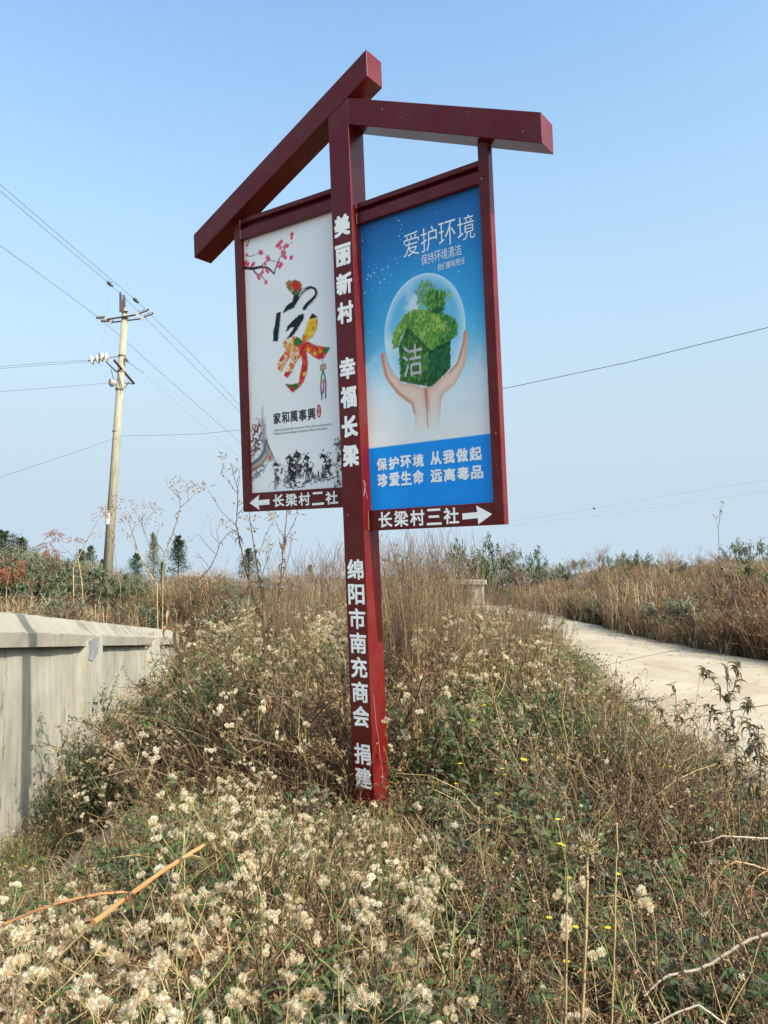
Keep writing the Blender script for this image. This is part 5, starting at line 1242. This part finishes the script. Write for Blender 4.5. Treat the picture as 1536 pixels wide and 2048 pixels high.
# young conifers beyond the wall
def conifer(h, r, mat, n=1500, trunk=.12, loose=.2):
    mb = MB(); mb.tube([(0, 0, -.6), (U(-.03, .03), 0, h*.5), (0, 0, h*.95)], .05*h/2.5, .012, 5, MI['bark'], False)
    nb = int(26*h/2)
    for i in range(nb):
        t = trunk+(1-trunk)*(i/nb)**.9; a = i*2.4+U(-.4, .4); rr = r*(1-t)**.75*U(.7, 1.25)*(1 if t > trunk+.08 else .7)+.05
        d = Vector((math.cos(a), math.sin(a), U(.35, .9))); q, dd = wander((0, 0, h*t), d, rr*1.2, 4, .12, .08); mb.tube(q, .010, .004, 3, MI['bark'], False)
        m_ = int(n/nb)
        for k_ in range(m_):
            w = random.random(); p = q[0].lerp(q[-1], .15+.9*w)+rv()*loose*rr*.9
            mb.leaf(p, rv()+Vector((0, 0, .6)), U(.07, .13)*h/2.5, U(.025, .04)*h/2.5, MI[mat], .1, .2)
    return mb.mesh('conifer', PMATS)
cvar = [conifer(2.6, .85, 'conifer', 4200, .06, .3), conifer(2.6, .7, 'conifer', 3000, .25, .35), conifer(2.6, .75, 'conifer_pale', 3600, .05, .4), conifer(2.6, 1.2, 'conifer', 5200, .03, .4)]
def tree(px, top, Y, v, sx_, label, name='young_cypress'):
    t = at(px, top, Y); z = ground_z(t.x, Y); root = empty(name, (t.x, Y, z), label, 'tree', 'young trees beyond the wall', (0, 0, U(0, 6.28)))
    s = (t.z-z)/2.6; o = bpy.data.objects.new('crown', cvar[v]); col.objects.link(o); o.parent = root; o.scale = (s*sx_*U(1.1, 1.5), s*sx_*U(1.1, 1.5), s)
tree(5, 1064, 31, 3, 1.0, 'broad dark young conifer at the extreme left of the picture')
tree(42, 1077, 33, 2, 1.15, 'greyish feathery young tree second from the left edge')
tree(72, 1112, 29, 3, .9, 'low dark conifer under the orange sapling leaves')
tree(104, 1116, 30, 0, 1.1, 'dark pointed conifer left of the slender orange sapling')
tree(163, 1100, 33, 2, .9, 'pale feathery tree just left of the pole')
tree(180, 1093, 35, 2, .9, 'taller pale feathery tree touching the pole on its left')
tree(205, 1120, 34, 1, .8, 'small grey-green tree behind the pole foot')
tree(273, 1108, 30, 0, 1.0, 'dense pointed green conifer right of the pole')
tree(308, 1068, 38, 2, .55, 'thin pale tree seen between the forked dry weeds')
tree(357, 1074, 29, 1, 1.0, 'neat small conifer with a bare trunk standing alone')
tree(497, 1098, 36, 2, 1.0, 'hazy pale tree seen through the tall dead weed')
tree(325, 1125, 36, 1, .7, 'little dark conifer behind the forked weed stem')
tree(620, 1130, 38, 2, 1.2, 'hazy reddish-green small tree left of the post', 'small_tree')

# shrubs along the far banks
sh = {'leafy': [twigbush(1.6, 6, 'conifer_pale', 14, .10, 'stem_brown', .45) for _ in range(2)], 'dark': [twigbush(1.5, 7, 'conifer', 22, .10, 'stem_brown', .5) for _ in range(2)], 'bare': [twigbush(1.6, 9, 'leaf_dry', 1, .03, 'twig_grey', .35, 4) for _ in range(2)]}
shm = {k_: [mb.mesh('shrub', PMATS) for mb in v] for k_, v in sh.items()}
def shrub(px, top, Y, kind, w, label):
    t = at(px, top, Y); z = ground_z(t.x, Y); h = t.z-z; me_ = random.choice(shm[kind]); o = bpy.data.objects.new('shrub', me_); col.objects.link(o)
    s = h/sorted(v.co.z for v in me_.vertices)[int(len(me_.vertices)*.992)]; o.location = (t.x, Y, z-.05); o.scale = (s*w, s*w, s); o.rotation_euler = (0, 0, U(0, 6.28)); tag(o, label, 'shrub', 'shrubs along the skyline')
shrub(962, 1072, 21, 'dark', .7, 'upright green shrub rising over the masonry box')
shrub(985, 1105, 24, 'leafy', 1.0, 'loose shrub just right of the masonry box shrub')
shrub(1045, 1088, 23, 'leafy', 1.0, 'airy green shrub with pale twigs right of the masonry box')
shrub(1072, 1100, 24, 'dark', .6, 'thin green shrub at the right edge of the airy one')
shrub(1010, 1080, 26, 'bare', 1.0, 'bare pale bush between the green shrubs near the box')
shrub(912, 1090, 20, 'leafy', .7, 'small leafy shrub left of the box behind dead stalks')
shrub(880, 1085, 22, 'bare', .9, 'bare bush behind the tall dead stalks')
shrub(1127, 1125, 22, 'dark', .75, 'small lone dark shrub where the bank begins')
shrub(1160, 1135, 24, 'bare', .9, 'low bare bush right of the lone dark shrub')
shrub(1197, 1082, 25, 'bare', .8, 'tall bare bush on the bank above the road end')
shrub(1215, 1105, 22, 'leafy', .8, 'pale green shrub in front of the tall bare bush')
shrub(1245, 1098, 22, 'leafy', .6, 'yellowish upright shrub in the middle of the bank')
shrub(1278, 1100, 20, 'dark', .8, 'dark green shrub with drooping sprays on the bank crest')
shrub(1310, 1115, 21, 'dark', .9, 'broad dark shrub right of the drooping one')
shrub(1350, 1118, 18, 'dark', 1.0, 'dense dark bush on the slope of the bank')
shrub(1365, 1150, 16, 'dark', 1.0, 'low rounded green bush half down the bank')
shrub(1330, 1090, 27, 'bare', 1.1, 'grey bare bush behind the dark shrubs')
shrub(1390, 1088, 24, 'bare', 1.2, 'wide grey bare bush right of centre on the crest')
shrub(1440, 1092, 22, 'bare', 1.1, 'bare bush left of the big leafy one at far right')
shrub(1475, 1082, 19, 'leafy', 1.1, 'big grey-green leafy shrub near the right edge')
shrub(1520, 1072, 18, 'leafy', 1.1, 'grey-green shrub cut by the right edge')
shrub(1530, 1120, 13, 'dark', 1.0, 'dark bush low at the right edge of the bank')
shrub(1465, 1150, 14, 'dark', .9, 'dark bush in the dry grass near the right edge')
shrub(1440, 1180, 12, 'bare', 1.0, 'reddish bare bush low on the slope at right')
shrub(1500, 1190, 10.8, 'bare', 1.0, 'bare thorny bush beside the road at the right edge')
shrub(1160, 1150, 20, 'bare', 1.2, 'low brown bush behind the road bend')
for i, (px, tp, Y, kd) in enumerate(((440, 1110, 26, 'bare'), (590, 1105, 22, 'bare'), (650, 1095, 20, 'bare'), (550, 1120, 27, 'bare'), (800, 1080, 18, 'bare'), (830, 1090, 20, 'leafy'), (60, 1140, 24, 'dark'), (135, 1150, 22, 'dark'), (250, 1150, 22, 'leafy'), (15, 1150, 20, 'dark'), (225, 1165, 20, 'leafy'))):
    shrub(px, tp, Y, kd, 1.1, ['bare bush behind the leaning pink shrub', 'bare bush in the gap below the left poster', 'tall bare twigs just left of the post', 'faint bare bush under the tall dead weed', 'bare bush right behind the post', 'leafy bush among the tall dead stalks', 'dark bush above the wall near the left edge', 'dark bush under the orange sapling', 'leafy bush at the foot of the pole', 'dark bush behind the red sapling', 'pale leafy bush in front of the pole foot'][i])
for px, tp, Y, kd, w_, lab in ((28, 1118, 20, 'dark', 1.3, 'tall dark bush rising behind the red sapling at far left'), (85, 1125, 19, 'dark', 1.3, 'thick dark bush between the red and the orange sapling'), (125, 1130, 21, 'leafy', 1.2, 'pale bush right of the orange sapling leaves'), (175, 1140, 20, 'leafy', 1.1, 'pale bush just left of the pole foot'), (270, 1145, 20, 'dark', 1.1, 'dark bush right of the pole foot'), (50, 1175, 16, 'bare', 1.3, 'bare brown bush just above the wall coping'), (110, 1185, 15, 'leafy', 1.0, 'small green bush touching the wall coping'), (420, 1120, 22, 'bare', 1.2, 'brown bush crowning the grass mound right of the lone conifer'), (1410, 1150, 17, 'dark', 1.1, 'dark bush on the crest behind the reddish one'), (1225, 1160, 17, 'leafy', 1.1, 'low green bush in the rust coloured grass'), (1300, 1165, 14.5, 'bare', 1.3, 'brown bush midway down the right bank')):
    shrub(px, tp, Y, kd, w_, lab)
# thin dead mast-like stem on the bank
mb = MB(); Y = 15; f = at(1440, 1200, Y); P = dense(path([(1440, 1210), (1438, 1120), (1437, 1060), (1441, 1010)], Y)); mb.tube(P, .009, .003, 4, MI['stem_brown'], False)
for s in ([(1437, 1060), (1430, 1036)], [(1437, 1050), (1444, 1025)], [(1440, 1030), (1446, 1008)]): mb.tube(path(s, Y), .004, .002, 3, MI['stem_brown'], False); umbel(mb, at(*s[-1], Y), .06, 4, 'leaf_dry', .5, .03)
pl(mb, 'dead_weed', 'single thin dead stem sticking high above the right bank', 'weed', f)

# canes and stalks close to the camera
def Z1(l): return [(x/3, 1500+y/3) for x, y in l]
def Z3(l): return [(1024+x/3, 1400+y/3) for x, y in l]
mb = MB(); D_ = dense([at(*p, Y) for p, Y in zip(Z1([(1222, 570), (1000, 710), (780, 868), (560, 1035)]), (2.5, 2.35, 2.2, 2.05))], 6); mb.tube(D_, .0058, .0076, 8, MI['cane'], True, .07)
for i_ in (4, 12): t_ = (D_[i_+1]-D_[i_]).normalized(); mb.lathe(D_[i_]-t_*.008, D_[i_]+t_*.008, [(0, .007), (.5, .0095), (1, .007)], 8, MI['stem_brown'])
for q_ in range(5): mb.tube([D_[-1], D_[-1]+(D_[-1]-D_[-2]).normalized()*U(.015, .035)+rv()*.006], .002, .0008, 3, MI['straw'])
mb.leaf(D_[4], D_[4]-D_[6]+rv()*.05, .09, .012, MI['straw'], .8, .2); mb.leaf(D_[12], rv(), .06, .012, MI['leaf_dry'], .8, .7)
root = pl(mb, 'broken_cane', 'thick broken orange-brown cane lying across the weeds at lower left', 'cane', at(407, 1690, 2.5))
def near_cane(pts, Ys, r0, r1, mat, label, name='dead_stalk', grp=None, heads=None):
    mb = MB(); D_ = dense([at(p[0], p[1], Y) for p, Y in zip(pts, Ys)], 5); mb.tube(D_, r0, r1, 6, MI[mat], True, .14)
    for i_ in range(2, len(D_)-1, 5):     # nodes with a scrap of sheath
        t_ = (D_[i_+1]-D_[i_]).normalized(); rr_ = r0+(r1-r0)*i_/len(D_); mb.lathe(D_[i_]-t_*rr_*1.2, D_[i_]+t_*rr_*1.2, [(0, rr_*.9), (.5, rr_*1.45), (1, rr_*.9)], 6, MI['stem_brown'])
        if random.random() < .7: mb.leaf(D_[i_], t_+rv()*.8, rr_*random.uniform(6, 12), rr_*2.5, MI['leaf_dry'], .8, .8)
    if heads: heads(mb)
    return pl(mb, name, label, 'stalk', at(pts[0][0], pts[0][1], Ys[0]), grp)
near_cane(Z1([(775, 862), (740, 852), (600, 862), (370, 912), (200, 970), (60, 1030), (-60, 1080)]), (2.2, 2.15, 2.1, 2.0, 1.9, 1.8, 1.75), .0038, .003, 'cane', 'curved yellow side shoot reaching the left edge from the broken cane')
near_cane(Z1([(500, 1095), (380, 1210), (230, 1400), (100, 1530), (-40, 1680)]), (2.0, 1.9, 1.8, 1.7, 1.6), .0026, .0034, 'straw', 'pale straight stalk slanting to the bottom left corner')
near_cane(Z1([(560, 1010), (420, 1060), (200, 1130), (60, 1200), (-40, 1240)]), (2.1, 2.05, 2.0, 1.95, 1.9), .003, .0022, 'stem_brown', 'dark brown stalk running left under the broken cane')
near_cane(Z1([(380, 1160), (230, 1280), (100, 1380), (-60, 1500)]), (2.0, 1.9, 1.8, 1.7), .004, .003, 'stem_brown', 'rust brown stalk below the broken cane at lower left')
near_cane(Z4([(118, 1040), (140, 1180), (200, 1370), (260, 1580), (330, 1780), (400, 1950), (455, 2045), (540, 2200)]), (5.6,)*8, .006, .011, 'cane', 'long dead grass cane leaning right in front of the wall end', heads=lambda mb: [mb.leaf(at(*Z4([p])[0], 5.6), rv()-Vector((0, 0, .8)), .12, .03, MI['straw'], .8, .6) for p in ((125, 1080), (140, 1190), (160, 1260), (200, 1370), (240, 1370), (150, 1100), (190, 1320), (240, 1500))])
near_cane(Z3([(795, 1775), (880, 1690), (940, 1652), (1100, 1620), (1200, 1580), (1330, 1490), (1440, 1432), (1560, 1395)]), (2.0,)*8, .0026, .0042, 'white_twig', 'pale arching bare twig at the lower right', 'bare_twig')
near_cane(Z3([(1128, 857), (1195, 845), (1260, 815), (1400, 824), (1560, 833)]), (2.6,)*5, .0016, .0034, 'white_twig', 'white kinked twig reaching in from the right edge', 'bare_twig')
near_cane(Z3([(1200, 1310), (1205, 1200), (1222, 1090), (1270, 1010), (1340, 968), (1450, 990), (1560, 1030)]), (2.4,)*7, .0022, .0026, 'cane', 'orange looping stem at the right edge', 'looping_stem')
near_cane(Z3([(1430, 1220), (1436, 1120), (1460, 1070), (1500, 1040), (1560, 1020)]), (2.3,)*5, .0024, .0028, 'cane', 'short orange looping stem nearest the right edge', 'looping_stem')
near_cane(Z3([(830, 1960), (980, 1880), (1120, 1830), (1300, 1960)]), (1.8,)*4, .002, .0025, 'white_twig', 'low arched pale stem at the bottom right', 'bare_twig')
near_cane(Z3([(320, 1960), (325, 1780), (328, 1400), (331, 1060)]), (1.9,)*4, .0034, .0026, 'stem_tan', 'cut-off upright stalk left of the nest-headed one')
near_cane(Z3([(595, 2000), (612, 1600), (620, 1200), (626, 950), (635, 900), (627, 745)]), (1.95,)*6, .0028, .0018, 'stem_tan', 'thin upright stalk with a tiny knob right of the nest-headed one', heads=lambda mb: mb.lathe(at(1233, 1650, 1.95), at(1233, 1646, 1.95), [(0, .003), (.5, .005), (1, .002)], 6, MI['tan_head']))
def nest(mb, c, r, n=60, mat='stem_tan', prongs=7):
    for i in range(n):
        d = (rv()+Vector((0, 0, .2))).normalized(); p = c+d*r*U(.1, .6); q, _ = wander(p, d+Vector((0, 0, .3)), r*U(.5, .9), 3, .5, 0); mb.tube(q, .0011, .0008, 3, MI[mat], False); mb.scrap(q[-1], r*.25, MI['tan_head'])
    for i in range(prongs):
        a = i*6.28/prongs; q, _ = wander(c, (math.cos(a)*.5, math.sin(a)*.5, 1), r*U(1.4, 2.2), 3, .06, .12); mb.tube(q, .0013, .0008, 3, MI['white_twig'], False)
near_cane(Z3([(415, 1990), (428, 1800), (440, 1500), (449, 1150), (452, 950)]), (1.9,)*5, .0048, .004, 'stem_tan', 'stout upright stalk topped by a ragged nest-like seed head at lower right', heads=lambda mb: nest(mb, at(1174, 1694, 1.9), .026, 90))
for (x, y, rr_, lab) in ((883, 1432, .06, 'bristly nest-like seed head right of the lower post'), (950, 1420, .05, 'second bristly seed head, next to the first among the dead stalks'), (838, 1297, .055, 'small bristly seed head high beside the post')):
    Yn = 4.9; f = at(x+4, y+190, Yn); near_cane([(x+6, y+220), (x+2, y+100), (x, y+8)], (Yn,)*3, .004, .003, 'stem_tan', lab, 'seed_head_stalk', heads=lambda mb, x=x, y=y, rr_=rr_: nest(mb, at(x, y, Yn), rr_*.8, 70, 'stem_tan', 9))
# leafy saplings at the right edge
def edge_sapling(stem, subs, Y, leaves, label, mat1='leaf_grey', mat2='leaf_dry'):
    mb = MB(); leaves = int(leaves*1.7); P = dense(path(stem, Y)); mb.tube(P, .004, .0016, 5, MI['stem_brown'], False); Q_ = [P[len(P)//3:]]
    for s in subs: q = dense(path(s, Y, .06)); mb.tube(q, .0026, .0014, 3, MI['stem_brown'], False); Q_.append(q)
    for i in range(leaves):
        q = random.choice(Q_); t = random.random()*(len(q)-1.001); k_ = int(t); p = q[k_].lerp(q[k_+1], t-k_)
        mb.leaf(p, rv()+Vector((0, 0, .1)), U(.022, .05), U(.008, .017), MI[mat1 if random.random() < .55 else (mat2 if random.random() < .6 else 'leaf_green')], .5, U(.2, 1.0))
    pl(mb, 'leafy_sapling', label, 'sapling', P[0], 'curled-leaf saplings by the road')
edge_sapling([(1490, 1800), (1478, 1640), (1472, 1500), (1458, 1400), (1450, 1330)], [[(1472, 1500), (1440, 1450), (1418, 1410)], [(1460, 1420), (1425, 1360), (1402, 1335)], [(1458, 1400), (1478, 1350), (1470, 1320)], [(1474, 1560), (1500, 1500), (1530, 1480)], [(1470, 1480), (1490, 1420), (1500, 1400)], [(1475, 1600), (1450, 1540), (1430, 1520)]], 3.3, 150, 'spindly sapling with curled grey-green leaves standing before the road at right')
edge_sapling([(1540, 1800), (1524, 1640), (1520, 1520), (1516, 1450)], [[(1520, 1520), (1500, 1470), (1494, 1440)], [(1520, 1560), (1545, 1500)], [(1522, 1600), (1498, 1560)]], 3.0, 80, 'second spindly sapling, cut off by the right edge')
edge_sapling([(1215, 1560), (1222, 1480), (1240, 1400), (1245, 1355)], [[(1225, 1470), (1260, 1410), (1285, 1385)], [(1240, 1400), (1215, 1370)], [(1230, 1440), (1200, 1400), (1165, 1385)]], 5.6, 46, 'small brown-leaved weed against the road left of the saplings', 'leaf_dry')
edge_sapling([(1340, 1700), (1345, 1560), (1355, 1430), (1347, 1370)], [[(1350, 1480), (1320, 1420), (1300, 1400)], [(1355, 1440), (1375, 1400)], [(1346, 1520), (1375, 1470), (1395, 1430)], [(1343, 1600), (1300, 1540), (1260, 1500)]], 4.0, 50, 'feathery brown dead weed before the pale road', 'leaf_dry')
edge_sapling([(1150, 1420), (1120, 1330), (1105, 1270), (1110, 1230)], [[(1120, 1330), (1090, 1270), (1080, 1210)], [(1105, 1270), (1130, 1240)]], 8, 50, 'fresh green vine sprig at the top of the road edge weeds', 'leaf_green', 'grass_green')
edge_sapling([(128, 1660), (120, 1580), (125, 1500), (130, 1470)], [[(122, 1560), (145, 1500), (155, 1470)], [(122, 1600), (100, 1560)]], 5.5, 30, 'dark reddish dead weed standing against the wall', 'stem_brown')
